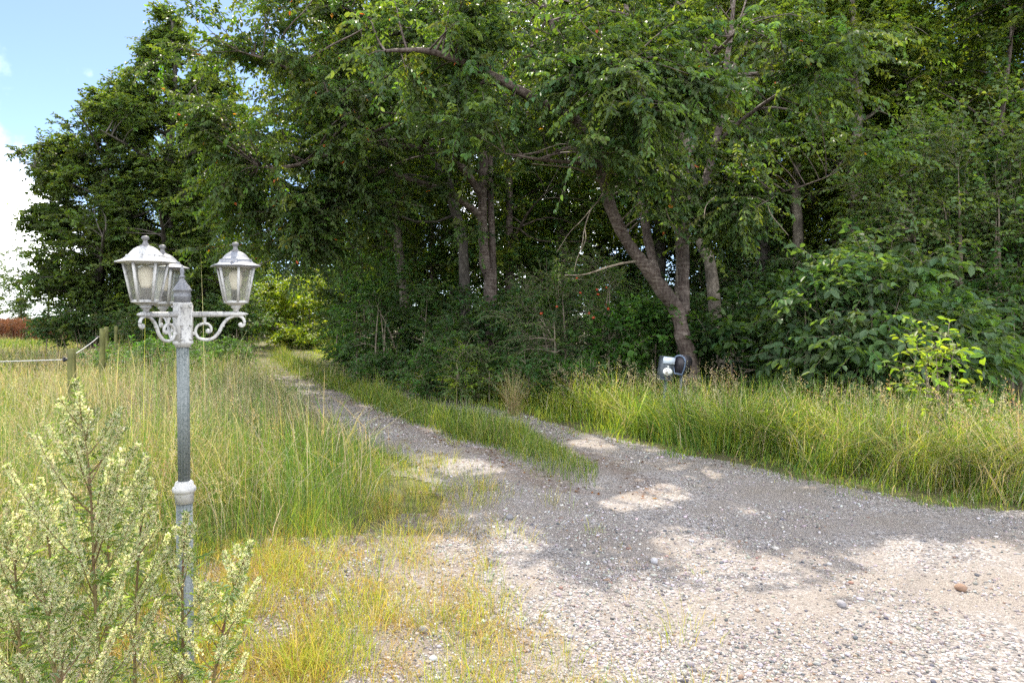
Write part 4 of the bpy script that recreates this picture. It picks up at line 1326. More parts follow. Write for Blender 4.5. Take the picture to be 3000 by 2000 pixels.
r1 = np.random.default_rng(61)
pairA = [
    ([P_(1434, 1130, 17.0), P_(1432, 829, 17.0), P_(1423, 784, 17.0), P_(1414, 668, 17.0), P_(1414, 579, 17.0), P_(1416, 480, 17.0), P_(1420, 300, 17.0), P_(1425, 100, 17.0), P_(1420, -150, 17.0)], [0.16, 0.125, 0.12, 0.115, 0.11, 0.105, 0.09, 0.07, 0.04]),
    ([P_(1443, 1130, 17.1), P_(1445, 800, 17.1), P_(1440, 650, 17.1), P_(1436, 500, 17.1), P_(1445, 250, 17.1)], [0.10, 0.085, 0.08, 0.07, 0.03]),
    ([P_(1412, 640, 17.0), P_(1388, 616, 16.9), P_(1312, 562, 16.6), P_(1237, 536, 16.2), P_(1120, 500, 15.6), P_(1000, 470, 15.0)], [0.10, 0.085, 0.075, 0.06, 0.045, 0.02]),
    ([P_(1414, 579, 17.0), P_(1340, 480, 16.4), P_(1200, 430, 15.6), P_(1080, 428, 15.0), P_(995, 435, 14.6), P_(870, 484, 14.0), P_(760, 490, 13.5)], [0.09, 0.085, 0.075, 0.07, 0.06, 0.04, 0.015]),
    ([P_(1418, 400, 17.0), P_(1300, 200, 16.0), P_(1150, 90, 15.0), P_(1000, 20, 14.2)], [0.08, 0.065, 0.045, 0.015]),
    ([P_(1418, 350, 17.0), P_(1520, 200, 16.4), P_(1600, 60, 15.8)], [0.07, 0.05, 0.02]),
    ([P_(1420, 200, 17.0), P_(1250, -20, 15.6), P_(1050, -160, 14.6)], [0.07, 0.05, 0.02]),
    ([P_(1080, 428, 15.0), P_(960, 300, 14.0), P_(840, 200, 13.2), P_(700, 150, 12.6)], [0.05, 0.045, 0.03, 0.012]),
    ([P_(1120, 500, 15.6), P_(1000, 600, 14.8), P_(900, 660, 14.2)], [0.035, 0.028, 0.012]),
]
tgA = np.concatenate([
    in_blob(r1, 130, (-3.0, 14.6, 5.6), (4.2, 2.6, 3.3), 0.3, seed=11),
    in_blob(r1, 110, (-3.9, 13.6, 6.4), (2.7, 2.0, 3.0), 0.3, seed=12),
    in_blob(r1, 70, (-1.0, 15.5, 7.5), (3.0, 2.5, 3.0), 0.3, seed=13),
    in_blob(r1, 40, (-4.6, 14.4, 3.9), (2.0, 1.6, 1.2), 0.3, seed=14),
])
tgA = tgA[shadow_ok(tgA) & (tgA[:, 2] > 2.7)]
tree('cherry_tree', 'twin-stemmed cherry left of the leaning one, its long limbs hanging over the lane', pairA, tgA, CHERRY, seed=42, twigs_per=20, leaves_per=19, leaf=0.08, pal=CHL + [(0.08, 0.15, 0.025)], wts=[3, 3, 2, 2, 2], droop=0.5, ok=shadow_ok, leaf_w=0.52, red=0.004, twig_len=(0.3, 0.8))
T2 = [
    ([P_(1366, 1130, 18.5), P_(1358, 760, 18.5), P_(1347, 668, 18.5), P_(1325, 588, 18.5), P_(1305, 480, 18.5), P_(1290, 300, 18.5), P_(1300, 60, 18.5), P_(1310, -200, 18.5)], [0.17, 0.13, 0.125, 0.12, 0.105, 0.09, 0.07, 0.03]),
    ([P_(1325, 588, 18.5), P_(1240, 400, 18.2), P_(1130, 250, 18.0)], [0.1, 0.07, 0.03]),
    ([P_(1295, 350, 18.5), P_(1400, 150, 18.8), P_(1480, 0, 19)], [0.08, 0.05, 0.02]),
]
tgB = np.concatenate([in_blob(r1, 80, (-1.6, 18.4, 8.2), (3.6, 2.6, 3.2), 0.3, seed=15), in_blob(r1, 40, (-4.5, 18.0, 6.8), (2.4, 2, 2.6), 0.3, seed=16)])
tree('oak_tree', 'rough-barked tree bending left just behind the twin-stemmed cherry', T2, tgB, BARK, seed=43, ok=shadow_ok, twigs_per=16, leaves_per=15, leaf=0.10, pal=WOOD_, wts=[3, 3, 2, 2], droop=0.3, leaf_w=0.55, twig_len=(0.35, 0.9))
T3 = [
    ([P_(1192, 1090, 21.0), P_(1184, 855, 21.0), P_(1172, 760, 21.0), P_(1166, 700, 21.0), P_(1160, 560, 21.0), P_(1170, 350, 21.0), P_(1150, 100, 21.0), P_(1150, -150, 21.0)], [0.17, 0.13, 0.125, 0.12, 0.11, 0.09, 0.07, 0.03]),
    ([P_(1160, 560, 21), P_(1050, 430, 20.4), P_(930, 350, 20.0)], [0.07, 0.05, 0.02]),
    ([P_(1170, 350, 21), P_(1040, 200, 20.4), P_(920, 60, 20.0)], [0.07, 0.05, 0.02]),
]
tgC = np.concatenate([in_blob(r1, 100, (-4.6, 20.0, 7.4), (3.6, 2.8, 4.4), 0.3, seed=17)])
tree('oak_tree', 'slim tree with a pale leaning stem beside the lane where it enters the trees', T3, tgC, PALEBARK, seed=44, ok=shadow_ok, twigs_per=16, leaves_per=15, leaf=0.10, pal=WOOD_ + BRIGHT[:1], wts=[3, 3, 2, 1, 1], droop=0.3, leaf_w=0.55, twig_len=(0.35, 0.9))
T4 = [([P_(2110, 1110, 16.0), P_(2084, 802, 16.0), P_(2060, 720, 16.0), P_(2036, 614, 16.0), P_(2020, 500, 16.0), P_(2005, 300, 16.0), P_(2010, 0, 16.0), P_(2000, -200, 16)], [0.17, 0.13, 0.125, 0.12, 0.11, 0.09, 0.07, 0.02]),
      ([P_(2015, 450, 16.0), P_(2120, 250, 16), P_(2200, 100, 16)], [0.07, 0.05, 0.02])]
tgD = in_blob(r1, 80, (4.3, 16.2, 8.2), (3.2, 2.6, 3.4), 0.3, seed=18)
tree('birch_tree', 'grey slanting tree close behind the right limb of the leaning cherry', T4, tgD, PALEBARK, seed=45, ok=shadow_ok, twigs_per=16, leaves_per=15, leaf=0.085, pal=WOOD_, wts=[3, 3, 2, 2], droop=0.4, leaf_w=0.55, twig_len=(0.35, 0.8))

# --- the two big oaks at the pasture side, right against the sky
r2 = np.random.default_rng(62)
def oak_targets(specs):
    return np.concatenate([in_blob(r2, n_, c_, rad_, 0.35, 0.25, 0.25, seed=s_) for n_, c_, rad_, s_ in specs])


tgO1 = oak_targets([(150, (-17.9, 31, 6.4), (2.7, 2.8, 4.4), 21), (36, (-19.3, 31, 8.0), (1.4, 2, 1.4), 22), (70, (-17.8, 30.5, 2.4), (2.9, 2.4, 2.1), 23), (24, (-20.1, 31, 5.6), (1.1, 1.5, 0.9), 24), (14, (-20.3, 31, 3.4), (0.9, 1.2, 0.6), 32), (30, (-17.4, 31.5, 10.4), (1.4, 1.6, 1.3), 25)])
tree('oak_tree', 'lower round oak at the far left, its ragged edge against the white clouds', generic_paths(np.random.default_rng(1), 10.8, 0.28, (0.02, 0), 12, 4.2, 0.12, (-18.0, 31, 0)), tgO1, BARK, seed=46, twigs_per=17, leaves_per=16, leaf=0.135, pal=OAK, wts=[3, 3, 3, 1], droop=0.1, kind=4, leaf_w=0.6, twig_len=(0.35, 0.8), draw_twigs=True, twig_r=0.008)
tgO2 = oak_targets([(240, (-15.6, 32, 7.6), (3.0, 3.0, 5.6), 26), (40, (-15.2, 32, 12.6), (1.7, 1.8, 2.0), 27), (90, (-15.4, 31.0, 2.9), (3.2, 2.4, 2.6), 28), (26, (-17.2, 32, 11.2), (1.0, 1.2, 1.2), 29), (30, (-13.2, 32, 10.2), (1.7, 2.0, 3.0), 30), (14, (-15.4, 32, 14.3), (0.6, 0.8, 0.8), 31)])
tree('oak_tree', 'tallest oak on the left whose peak stands alone against the blue sky', generic_paths(np.random.default_rng(2), 14.6, 0.34, (0.0, 0), 14, 4.4, 0.12, (-15.4, 32, 0)), tgO2, BARK, seed=47, twigs_per=19, leaves_per=16, leaf=0.135, pal=OAK, wts=[3, 3, 3, 1], droop=0.1, kind=4, leaf_w=0.6, twig_len=(0.35, 0.8), twig_r=0.008)

# --- the wood behind: four kinds of woodland tree, each copied with its trunk and crown
def wood_tree(seed, h, r0, crown_z, rad, n_t, pal, wts, leaf, barkm, low=0):
    rq = np.random.default_rng(seed)
    paths = generic_paths(rq, h * 0.94, r0, (rq.uniform(-0.05, 0.05), 0), 12, rad * 0.9, 0.28)
    tg = in_blob(rq, n_t, (0, 0, crown_z), (rad, rad, (h - crown_z) * 1.0), 0.35, 0.28, 1.6, seed=seed)
    if low:
        tg = np.concatenate([tg, in_blob(rq, low, (0, 0, crown_z * 0.45), (rad * 0.8, rad * 0.8, crown_z * 0.35), 0.3, 0.3, 0.8, seed=seed + 1)])
    return tree('woodland_tree', '', paths, tg, barkm, 'trees of the wood', seed=seed, twigs_per=18, leaves_per=13, leaf=leaf, pal=pal, wts=wts, droop=0.25, kind=4, leaf_w=0.62, twig_len=(0.4, 0.95), draw_twigs=False, jit=0.25)


protos = [wood_tree(201, 15.5, 0.19, 9.0, 3.1, 130, WOOD_, [3, 3, 2, 2], 0.115, BARK),
          wood_tree(202, 17.0, 0.17, 10.5, 2.7, 130, WOOD_ + BRIGHT[:1], [3, 3, 2, 2, 2], 0.105, PALEBARK),
          wood_tree(203, 14.0, 0.22, 7.6, 3.6, 150, OAK, [3, 3, 2, 2], 0.125, BARK, 30),
          wood_tree(204, 11.5, 0.12, 5.6, 2.8, 130, WOOD_ + SHADE, [3, 3, 2, 2, 2, 2, 2], 0.10, CHERRY, 40)]
# (photo x, distance, kind, scale, label)
WT = [
    (1110, 26.0, 2, 0.95, 'dark woodland tree at the right of the sunlit gap in the lane'),
    (1120, 31.0, 0, 1.0, 'woodland tree beyond the slim pale stem by the lane'),
    (1260, 24.0, 3, 1.0, 'low-crowned woodland tree behind the bramble thicket'),
    (1330, 30.0, 1, 1.0, 'tall woodland tree far behind the rough-barked bending tree'),
    (1500, 21.0, 3, 1.05, 'bushy woodland tree right of the twin-stemmed cherry'),
    (1560, 27.0, 0, 1.0, 'woodland tree in deep shade between the two cherries'),
    (1640, 23.0, 1, 1.0, 'slim tall tree in the dark between the cherries, left of the rowan berries'),
    (1750, 29.0, 2, 1.05, 'broad woodland tree behind the left limb of the leaning cherry'),
    (1930, 23.0, 0, 1.05, 'woodland tree seen through the fork of the leaning cherry'),
    (1985, 19.5, 1, 0.95, 'straight dark trunk rising behind the upright limb of the leaning cherry'),
    (2080, 27.0, 3, 1.15, 'woodland tree far back behind the grey slanting tree'),
    (2230, 21.0, 0, 1.0, 'woodland tree left of the broken dead trunk'),
    (2330, 25.0, 2, 1.0, 'dense woodland tree behind the broken dead trunk'),
    (2460, 20.5, 1, 1.0, 'pale slim tree standing right of the broken dead trunk'),
    (2512, 17.5, 1, 0.85, 'slender dark-stemmed tree rising behind the broadleaf shrub'),
    (2600, 23.5, 3, 1.1, 'leafy woodland tree high above the broadleaf shrub'),
    (2690, 18.5, 0, 0.95, 'woodland tree behind the light-leaved hazel, on its left side'),
    (2800, 22.0, 2, 1.0, 'wide woodland tree above the light-leaved hazel'),
    (2930, 16.5, 3, 0.95, 'woodland tree leaning in at the right picture edge'),
    (3080, 20.0, 0, 1.0, 'tall woodland tree at the upper right corner of the view'),
    (2150, 34.0, 0, 1.15, 'farthest woodland tree glimpsed over the elder bushes'),
    (1850, 36.0, 1, 1.15, 'farthest woodland tree glimpsed through the main cherry crown'),
    (1450, 37.0, 0, 1.15, 'farthest woodland tree behind the twin-stemmed cherry'),
    (1180, 40.0, 2, 1.1, 'distant woodland tree right of the lane where it bends away'),
    (2480, 33.0, 1, 1.15, 'distant woodland tree between the slim stems on the right'),
    (2820, 32.0, 0, 1.15, 'distant woodland tree over the right-hand hazel'),
    (1660, 44.0, 2, 1.25, 'deepest woodland tree closing the view between the cherries'),
    (2300, 44.0, 2, 1.25, 'deepest woodland tree closing the view behind the dead trunk'),
    (620, 37.0, 2, 0.95, 'leafy tree between the tall oak and the bright end of the lane'),
    (640, 52.0, 2, 1.1, 'tree left of the sunlit gap at the end of the lane'),
    (930, 66.0, 0, 1.2, 'tree straight behind the sunlit bushes at the lane end'),
    (560, 44.0, 0, 1.0, 'second-row tree behind the tall oak on the left'),
    (3250, 17.0, 2, 1.0, 'woodland tree just outside the right edge, its branches reaching in'),
    (-40, 95.0, 2, 0.9, 'pale far tree at the very left beyond the pasture'),
    (60, 88.0, 3, 0.95, 'small far tree next to the red weeds'),
    (140, 100.0, 0, 0.75, 'far tree half hidden by the round oak'),
    (-160, 84.0, 3, 1.0, 'far tree outside the left edge over the pasture'),
]
used = set()
for k_, (px, d, kd, s_, lab) in enumerate(WT):
    o = protos[kd] if kd not in used else copy_tree(protos[kd])
    used.add(kd)
    o.location = ((px - 1500) / F * d, d, 0)
    o.rotation_euler = (0, 0, k_ * 2.17 + 0.4)
    o.scale = (s_, s_, s_ * (0.95 + 0.1 * ((k_ * 7) % 5) / 4))
    o['label'] = lab
    o['group'] = 'trees of the wood' if d < 80 else 'far trees beyond the pasture'

# broken dead trunk
g = Geo()
tube(g, [P_(2335, 1100, 19), P_(2338, 700, 19), P_(2332, 590, 19), P_(2336, 478, 19)], [0.17, 0.135, 0.125, 0.10], 12, 16)
tube(g, [P_(2335, 485, 19), P_(2328, 462, 19)], [0.06, 0.005], 6, 4)
b0 = np.array([(2335 - 1500) / F * 19, 19, 0], np.float32)
g.v = [v - b0 for v in g.v]
dt = empty('dead_tree', b0, 'broken dead trunk with pale peeled wood in the dark wood', 'tree')
g.obj('trunk', PALEBARK, dt, True)


# --- shrubs and undergrowth
def shrub(name, label, cat, px, d, w, h, leaf, pal, wts, seed, nt=40, tp=9, lp=11, kind=6, leaf_w=0.55, droop=0.3, depth=None, ok=None, base_z=0.25, jit=0.18, red=None, group=None, lob=0.25):
    rq = np.random.default_rng(seed)
    X = (px - 1500) / F * d
    depth = depth or w * 0.8
    tg = in_blob(rq, nt, (0, 0, h * 0.52), (w / 2, depth / 2, h * 0.48), 0.35, lob, base_z * 0.3, seed=seed)
    if ok is not None:
        tg = tg[ok(tg + np.array([X, d, 0]))]
    ns = max(4, int(4 + w * 2))
    a_ = rq.uniform(0, 6.28, ns)
    paths = []
    for q in a_:
        rr0 = rq.uniform(0.0, 0.35)
        b_ = np.array([math.cos(q) * w * rr0, math.sin(q) * depth * rr0, -0.05])
        t_1 = np.array([math.cos(q) * w * 0.3, math.sin(q) * depth * 0.3, h * rq.uniform(0.5, 0.8)])
        paths.append(([b_, (b_ + t_1) / 2 + np.array([0, 0, 0.1 * h]), t_1], [0.008 * h + 0.004, 0.006 * h + 0.003, 0.003]))
    sg, S, R = skeleton(paths)
    wood, lf = crown(rq, S, R, tg, tp, lp, leaf, pal, wts, (0.18 + 0.05 * h, 0.28 + 0.14 * h), droop, kind, None, 0.4, 0.003, 3, leaf_w, True, jit, 0.25, red)
    sg.add(np.concatenate(wood.v), wood.f)
    root = empty(name, (X, d, 0), label, cat, group)
    sg.obj('stems', TWIG, root, True)
    lf.obj('foliage', LEAF, root, False, True)
    return root


U = 'undergrowth shrubs at the wood edge'
shrub('dogwood_shrub', 'big shrub with broad grey-green leaves behind the right grass bank', 'shrub', 2500, 10.3, 2.5, 2.75, 0.135, DOG, [3, 3, 2, 2], 301, 95, 10, 9, leaf_w=0.5, droop=0.35, group=U)
shrub('dogwood_shrub', 'lower grey-green shrub right of the big broadleaf one', 'shrub', 2790, 10.2, 1.9, 2.0, 0.125, DOG, [3, 3, 2, 2], 302, 60, 10, 9, leaf_w=0.5, droop=0.35, group=U)
shrub('hazel_shrub', 'tall light-leaved hazel at the right edge above the other shrubs', 'shrub', 2830, 14.2, 4.4, 5.9, 0.08, [(0.10, 0.165, 0.06), (0.13, 0.19, 0.065), (0.085, 0.14, 0.055)], [3, 2, 2], 303, 150, 11, 12, leaf_w=0.75, droop=0.2, group=U)
shrub('elder_shrub', 'dark shaded elder between the cherry trunk and the broadleaf shrub', 'shrub', 2215, 12.8, 2.3, 2.1, 0.13, SHADE, [3, 3, 3], 304, 50, 8, 9, leaf_w=0.62, droop=0.25, group=U)
shrub('beech_shrub', 'round-leaved bright green shrub at the foot of the leaning cherry', 'shrub', 1870, 13.2, 1.9, 1.9, 0.075, [(0.06, 0.14, 0.03), (0.075, 0.16, 0.03), (0.05, 0.12, 0.03)], [2, 2, 2], 305, 60, 9, 11, leaf_w=0.85, droop=0.1, group=U)
row = shrub('rowan_shrub', 'young rowan with feathery leaves and red berry clusters left of the leaning cherry', 'shrub', 1690, 14.0, 2.8, 2.9, 0.055, SHADE + CHL[:2], [2, 2, 2, 2, 2], 306, 60, 14, 16, leaf_w=0.3, droop=0.3, group=U)
BERRY, t_, o_ = new_mat('red_berry')
finish(t_, o_, ramp(t_, noise(t_, mapping(t_), 20, 2), [(0.3, (0.25, 0.02, 0.012)), (0.7, (0.36, 0.06, 0.02))]), 0.4)
rq = np.random.default_rng(9)
rx, ry = row.location.x, row.location.y
for (px, py, n_) in ((1690, 815, 40), (1750, 848, 70), (1752, 862, 50), (1777, 842, 40), (1700, 858, 40), (1783, 905, 80), (1725, 918, 70), (1738, 930, 70), (1586, 918, 70), (1632, 898, 50), (1778, 893, 40)):
    p0 = pix(px, py, 12.9)
    g = Geo()
    v_b, f_b = ico2()
    g.add(v_b * (1 + rq.uniform(-0.45, 0.45, (42, 1))) * np.array([0.024, 0.022, 0.02]) * (n_ / 60) ** 0.5, [f_b])
    o = g.obj('berry_cluster', BERRY, row, True)
    o.location = (p0[0] - rx, p0[1] - ry, p0[2])
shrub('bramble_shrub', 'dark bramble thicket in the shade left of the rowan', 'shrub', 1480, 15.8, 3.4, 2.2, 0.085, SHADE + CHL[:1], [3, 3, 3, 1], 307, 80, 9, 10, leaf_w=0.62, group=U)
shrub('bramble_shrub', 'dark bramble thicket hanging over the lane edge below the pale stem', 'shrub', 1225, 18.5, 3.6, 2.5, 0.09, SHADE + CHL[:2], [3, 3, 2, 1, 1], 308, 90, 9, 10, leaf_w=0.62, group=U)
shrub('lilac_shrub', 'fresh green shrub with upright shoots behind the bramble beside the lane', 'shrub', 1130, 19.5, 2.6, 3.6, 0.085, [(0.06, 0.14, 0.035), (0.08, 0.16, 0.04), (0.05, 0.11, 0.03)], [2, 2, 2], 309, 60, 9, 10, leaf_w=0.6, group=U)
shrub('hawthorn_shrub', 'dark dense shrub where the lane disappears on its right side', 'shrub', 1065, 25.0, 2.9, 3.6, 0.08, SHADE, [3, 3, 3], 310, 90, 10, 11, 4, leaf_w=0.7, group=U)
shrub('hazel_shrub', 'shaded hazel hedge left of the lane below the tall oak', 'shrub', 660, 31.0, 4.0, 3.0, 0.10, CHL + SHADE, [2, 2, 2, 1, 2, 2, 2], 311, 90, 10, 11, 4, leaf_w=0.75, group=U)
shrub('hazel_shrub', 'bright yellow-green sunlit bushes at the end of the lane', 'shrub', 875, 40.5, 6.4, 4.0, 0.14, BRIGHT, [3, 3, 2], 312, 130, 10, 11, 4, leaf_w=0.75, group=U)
shrub('hazel_shrub', 'low sunlit bush in front of the bright bushes at the lane end', 'shrub', 900, 36.5, 4.2, 1.3, 0.11, BRIGHT, [3, 3, 2], 313, 70, 10, 10, 4, leaf_w=0.75, group=U)
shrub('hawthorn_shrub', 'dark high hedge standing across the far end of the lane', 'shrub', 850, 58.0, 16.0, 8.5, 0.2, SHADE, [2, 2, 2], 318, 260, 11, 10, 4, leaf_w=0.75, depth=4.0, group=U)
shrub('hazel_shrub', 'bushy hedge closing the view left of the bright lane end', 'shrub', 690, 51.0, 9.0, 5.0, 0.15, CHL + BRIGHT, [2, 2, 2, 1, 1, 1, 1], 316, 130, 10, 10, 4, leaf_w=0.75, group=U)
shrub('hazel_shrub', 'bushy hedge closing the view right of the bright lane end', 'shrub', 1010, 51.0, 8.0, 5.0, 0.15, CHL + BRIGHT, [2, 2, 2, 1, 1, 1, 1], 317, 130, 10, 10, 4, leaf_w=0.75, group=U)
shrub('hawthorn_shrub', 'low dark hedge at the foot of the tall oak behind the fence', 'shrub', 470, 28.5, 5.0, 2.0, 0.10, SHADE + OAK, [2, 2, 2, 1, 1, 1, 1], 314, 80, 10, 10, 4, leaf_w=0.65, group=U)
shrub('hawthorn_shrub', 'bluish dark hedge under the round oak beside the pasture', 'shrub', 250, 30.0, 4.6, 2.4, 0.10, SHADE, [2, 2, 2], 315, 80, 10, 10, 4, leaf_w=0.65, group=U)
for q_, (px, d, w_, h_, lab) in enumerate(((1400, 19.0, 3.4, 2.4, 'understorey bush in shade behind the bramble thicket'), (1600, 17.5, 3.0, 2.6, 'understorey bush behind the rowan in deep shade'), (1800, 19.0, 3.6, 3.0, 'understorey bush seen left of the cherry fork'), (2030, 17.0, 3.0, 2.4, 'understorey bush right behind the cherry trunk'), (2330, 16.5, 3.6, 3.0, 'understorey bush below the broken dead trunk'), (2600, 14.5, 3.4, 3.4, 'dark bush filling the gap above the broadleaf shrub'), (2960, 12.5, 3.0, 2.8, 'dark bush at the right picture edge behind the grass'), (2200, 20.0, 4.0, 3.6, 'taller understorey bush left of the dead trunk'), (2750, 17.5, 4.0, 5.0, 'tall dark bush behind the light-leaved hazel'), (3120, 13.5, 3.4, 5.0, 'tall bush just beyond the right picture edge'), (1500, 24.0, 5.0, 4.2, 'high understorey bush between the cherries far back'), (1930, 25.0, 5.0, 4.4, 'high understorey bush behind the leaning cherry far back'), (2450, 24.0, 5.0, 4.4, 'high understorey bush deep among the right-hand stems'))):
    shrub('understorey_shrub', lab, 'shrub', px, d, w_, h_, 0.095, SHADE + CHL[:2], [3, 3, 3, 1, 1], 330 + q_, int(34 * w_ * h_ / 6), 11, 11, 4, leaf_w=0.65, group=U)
shrub('young_sapling', 'young sapling with sunlit yellow-green leaves standing in the right grass bank', 'sapling', 2755, 7.6, 0.5, 1.68, 0.08, [(0.16, 0.24, 0.04), (0.2, 0.28, 0.045), (0.13, 0.2, 0.035)], [2, 2, 2], 350, 20, 5, 6, leaf_w=0.55, droop=0.2, base_z=1.6)
NET = [(0.045, 0.11, 0.03), (0.06, 0.13, 0.04), (0.05, 0.12, 0.02)]
for q_, (px, d, w_, h_, lab) in enumerate(((1120, 15.6, 1.4, 0.9, 'nettle clump at the lane edge below the bramble'), (1260, 13.8, 1.3, 1.0, 'leafy weed clump left of the blond grass tuft'), (1385, 12.9, 1.0, 1.0, 'pale flowering weed clump among the dark nettles'), (1440, 14.2, 1.6, 1.0, 'nettle clump behind the blond grass tuft'), (1600, 12.6, 1.4, 0.95, 'nettle clump right of the blond grass tuft'), (1730, 12.3, 1.3, 0.8, 'nettle clump left of the grey mailbox'), (1010, 21.5, 1.5, 0.9, 'weed clump beside the rut further down the lane'), (420, 15.5, 2.4, 1.0, 'green weeds between the fence row and the lamp'), (500, 19.5, 2.6, 1.1, 'green weeds by the third fence post'), (640, 22.0, 2.4, 0.9, 'pale weeds in the meadow left of the far lane'))):
    shrub('nettle_clump', lab, 'weeds', px, d, w_, h_, 0.07, NET if q_ != 2 else CHL[:2] + BRIGHT[:1], [2, 2, 2], 360 + q_, int(26 * w_), 8, 12, 4, leaf_w=0.45, group='tall weeds along the lane')

# blond tuft of dead grass at the edge of the wood
rq = np.random.default_rng(77)
g = Geo()
n = 260
blades(g, np.stack([rq.normal(0, 0.05, n), rq.normal(0, 0.05, n), np.zeros(n)], -1), rq.uniform(0.25, 1.0, n), 0.0055, rq.uniform(0, 6.28, n), np.abs(rq.normal(0.3, 0.3, n)), palette(rq, n, [(0.36, 0.30, 0.18), (0.28, 0.22, 0.12), (0.16, 0.2, 0.06)], [2, 2, 1]), r=rq)
o = g.obj('dry_grass_tuft', GRASS, None, False, True)
o.location = ((1505 - 1500) / F * 11.6, 11.6, 0)
tag(o, 'blond tuft of dead grass standing at the edge of the shaded wood', 'grass tuft')

# low plants covering the floor of the wood
g = Geo()
rq = np.random.default_rng(78)
x, y = scatter(rq, 90000, 11.0, 46.0, -0.3, 0.95, 0.8)
l, rr, m = plan(x, y)
k = (rr > 1.6) & (rq.uniform(0, 1, len(x)) < np.clip(0.5 + 0.5 * w_big(x, y), 0.1, 1))
x, y = x[k], y[k]
z = rq.uniform(0.02, 0.55, len(x)) ** 1.3 * (1 + 0.5 * w_mid(x, y))
a_ = rq.uniform(0, 6.28, len(x))
leaves(g, np.stack([x, y, z], -1), np.stack([np.cos(a_), np.sin(a_), rq.normal(0, 0.3, len(x))], -1), np.array([0, 0, 1.0]) + 0.4 * rq.normal(0, 1, (len(x), 3)), rq.uniform(0.05, 0.11, len(x)), rq.uniform(0.03, 0.06, len(x)), palette(rq, len(x), SHADE + CHL[:1], [3, 3, 3, 1]), 4)
tag(g.obj('ground_cover', LEAF, None, False, True), kind='stuff')

# ------------------------------------------------------------------ mugwort in the foreground
MG = [(0.64, 0.66, 0.40), (0.72, 0.71, 0.50), (0.54, 0.59, 0.32), (0.74, 0.67, 0.48)]
MLEAF = [(0.11, 0.18, 0.05), (0.15, 0.22, 0.08), (0.2, 0.26, 0.15), (0.17, 0.25, 0.04)]


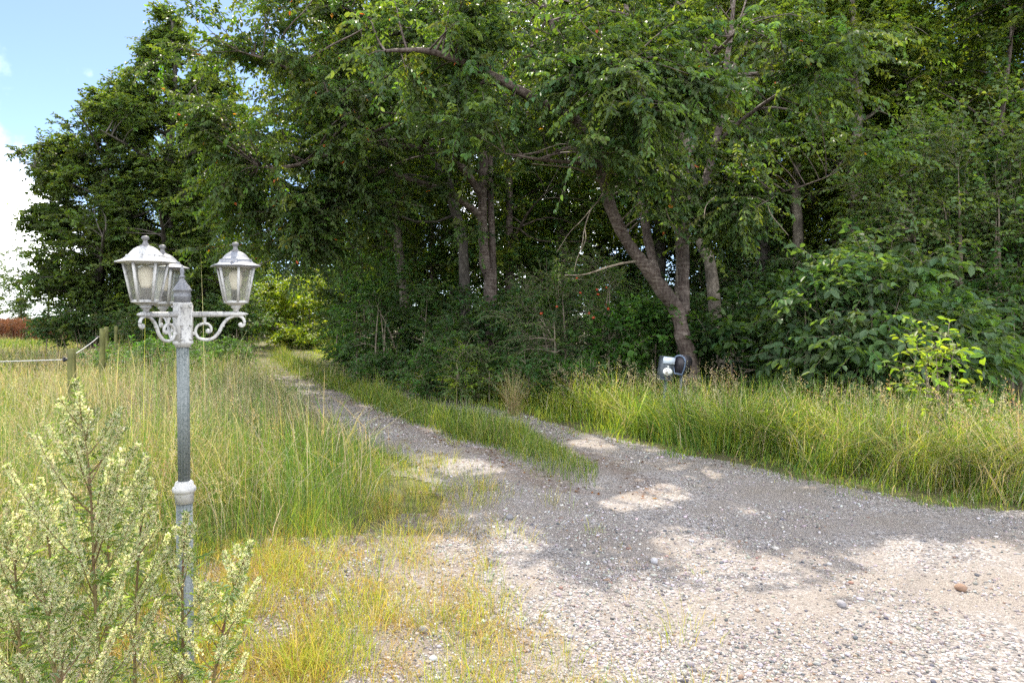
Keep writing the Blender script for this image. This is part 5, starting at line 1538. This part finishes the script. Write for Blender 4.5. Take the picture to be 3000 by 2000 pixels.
def mugwort(label, tip, basex, d, nb, seed, spread=1.0):
    rq = np.random.default_rng(seed)
    B = np.array([(basex - 1500) / F * d, d, 0.0])
    T = pix(tip[0], tip[1], d)
    H = T[2]
    root = empty('mugwort_plant', B, label, 'mugwort plant', 'mugwort plants around the lamp post')
    T = T - B
    P = polyline([(0, 0, -0.03), T * np.array([0.25, 0.25, 0.4]) + rq.normal(0, 0.01, 3), T * np.array([0.6, 0.6, 0.75]), T], 24)
    st, lf, bd = Geo(), Geo(), Geo()
    V, f = tubes(P[None], np.linspace(0.0072, 0.0018, 24)[None], 7)
    st.add(V, f)
    t = np.concatenate([np.linspace(0.2, 0.86, nb)]) + rq.normal(0, 0.008, nb)
    p0 = np.stack([np.interp(t, np.linspace(0, 1, 24), P[:, q]) for q in range(3)], -1)
    a_ = np.arange(nb) * 2.4 + rq.normal(0, 0.35, nb)
    L = (np.interp(t, [0.2, 0.4, 0.7, 1.0], [0.36, 0.44, 0.20, 0.035]) * H / 1.3 * rq.uniform(0.7, 1.15, nb)) * spread
    out = np.stack([np.cos(a_), np.sin(a_), 0 * a_], -1)
    up_ = np.array([0, 0, 1.0])
    e = p0 + out * (L * 0.55)[:, None] + up_ * (L * 0.85)[:, None] + rq.normal(0, 0.03, (nb, 3)) * L[:, None]
    q1 = p0 + out * (L * 0.33)[:, None] + up_ * (L * 0.36)[:, None]
    s = np.linspace(0, 1, 8)[None, :, None]
    BR = p0[:, None] * (1 - s) ** 2 + 2 * q1[:, None] * s * (1 - s) + e[:, None] * s ** 2
    V, f = tubes(BR, np.linspace(0.0028, 0.0009, 8)[None] * np.ones((nb, 1)), 4)
    st.add(V, f)
    # the top spike of the main stem carries buds as well
    BR = np.concatenate([BR, polyline(P[15:24], 8)[None]])
    Lb = np.append(L, 1.8 * np.linalg.norm(P[23] - P[15]))
    nn = (Lb * 1250).astype(int) + 18
    bi = np.repeat(np.arange(len(BR)), nn)
    n = len(bi)
    tt = rq.uniform(0.0, 1.0, n) ** 0.75 * 0.72 + 0.28
    tq = np.clip(tt, 0, 0.999) * 7
    j = tq.astype(int)
    fr_ = (tq - j)[:, None]
    c = BR[bi, j] * (1 - fr_) + BR[bi, j + 1] * fr_
    ax = unit(BR[bi, j + 1] - BR[bi, j])
    rad_ = (0.003 + 0.017 * (1 - tt) ** 0.8 * rq.uniform(0.1, 1, n))
    th = rq.uniform(0, 6.28, n)
    o1 = unit(np.cross(ax, up_ + 0.01))
    o2 = np.cross(ax, o1)
    off = o1 * np.cos(th)[:, None] + o2 * np.sin(th)[:, None]
    c = c + off * rad_[:, None] + ax * (rad_ * 0.8)[:, None]
    sz = rq.uniform(0.0024, 0.0046, n)
    leaves(bd, c - ax * sz[:, None], ax * 0.7 + off * 0.6 + rq.normal(0, 0.35, (n, 3)), rq.normal(0, 1, (n, 3)), sz * 2.7, sz * 1.9, palette(rq, n, MG, [3, 3, 2, 1.5], 0.14), 4, 0.3, 0.1)
    # small narrow leaflets among the buds, larger cut leaves low on the stem
    k = rq.uniform(0, 1, n) < 0.16
    D = off[k] * 0.8 + ax[k] * 0.5 + rq.normal(0, 0.3, (k.sum(), 3))
    leaves(lf, c[k], D, rq.normal(0, 1, (k.sum(), 3)), rq.uniform(0.012, 0.028, k.sum()), 0.0045, palette(rq, k.sum(), MLEAF, [2, 2, 2, 1]), 4)
    nl = int(60 * H / 1.3)
    tl = rq.uniform(0.08, 0.75, nl)
    c0_ = np.stack([np.interp(tl, np.linspace(0, 1, 24), P[:, q]) for q in range(3)], -1)
    al = rq.uniform(0, 6.28, nl)
    dl = np.stack([np.cos(al), np.sin(al), rq.normal(0.15, 0.35, nl)], -1)
    ll = rq.uniform(0.05, 0.11, nl)
    pairs = 7
    for q in range(pairs):
        sgn = 1 if q % 2 else -1
        fr0 = 0.2 + 0.8 * q / pairs
        sv = unit(np.cross(dl, up_ + 0.02)) * sgn
        leaves(lf, c0_ + dl * (ll * fr0)[:, None], dl * 0.8 + sv * 0.9 * (1 - 0.5 * fr0), up_ + 0.3 * rq.normal(0, 1, (nl, 3)), ll * (0.55 - 0.2 * fr0), ll * 0.11, palette(rq, nl, MLEAF, [2, 2, 1, 1]), 4)
    st.obj('stem', STEM, root, True)
    lf.obj('foliage', LEAF, root, False, True)
    bd.obj('flower_buds', BUD, root, False, True)
    return root


for q_, (tip, bx, d, nb, lab, sp_) in enumerate((
        ((222, 1112), 325, 2.45, 36, 'tallest mugwort with a red-brown stem left of the lamp post', 1.0),
        ((424, 1330), 395, 2.75, 16, 'mugwort between the tallest one and the lamp post', 0.7),
        ((20, 1470), 85, 2.35, 25, 'bluish mugwort at the left picture edge', 1.0),
        ((545, 1500), 520, 2.55, 18, 'thin mugwort rising in front of the lamp pole', 0.75),
        ((735, 1585), 590, 2.55, 20, 'mugwort leaning out to the right of the lamp pole', 0.95),
        ((120, 1400), 175, 2.75, 16, 'mugwort behind the one at the left picture edge', 0.95),
        ((330, 1370), 300, 3.0, 15, 'mugwort half hidden behind the tallest one', 0.9),
        ((110, 1640), 200, 2.15, 20, 'short mugwort at the lower left nearest to the viewer', 1.0),
        )):
    mugwort(lab, tip, bx, d, nb, 400 + q_, sp_)
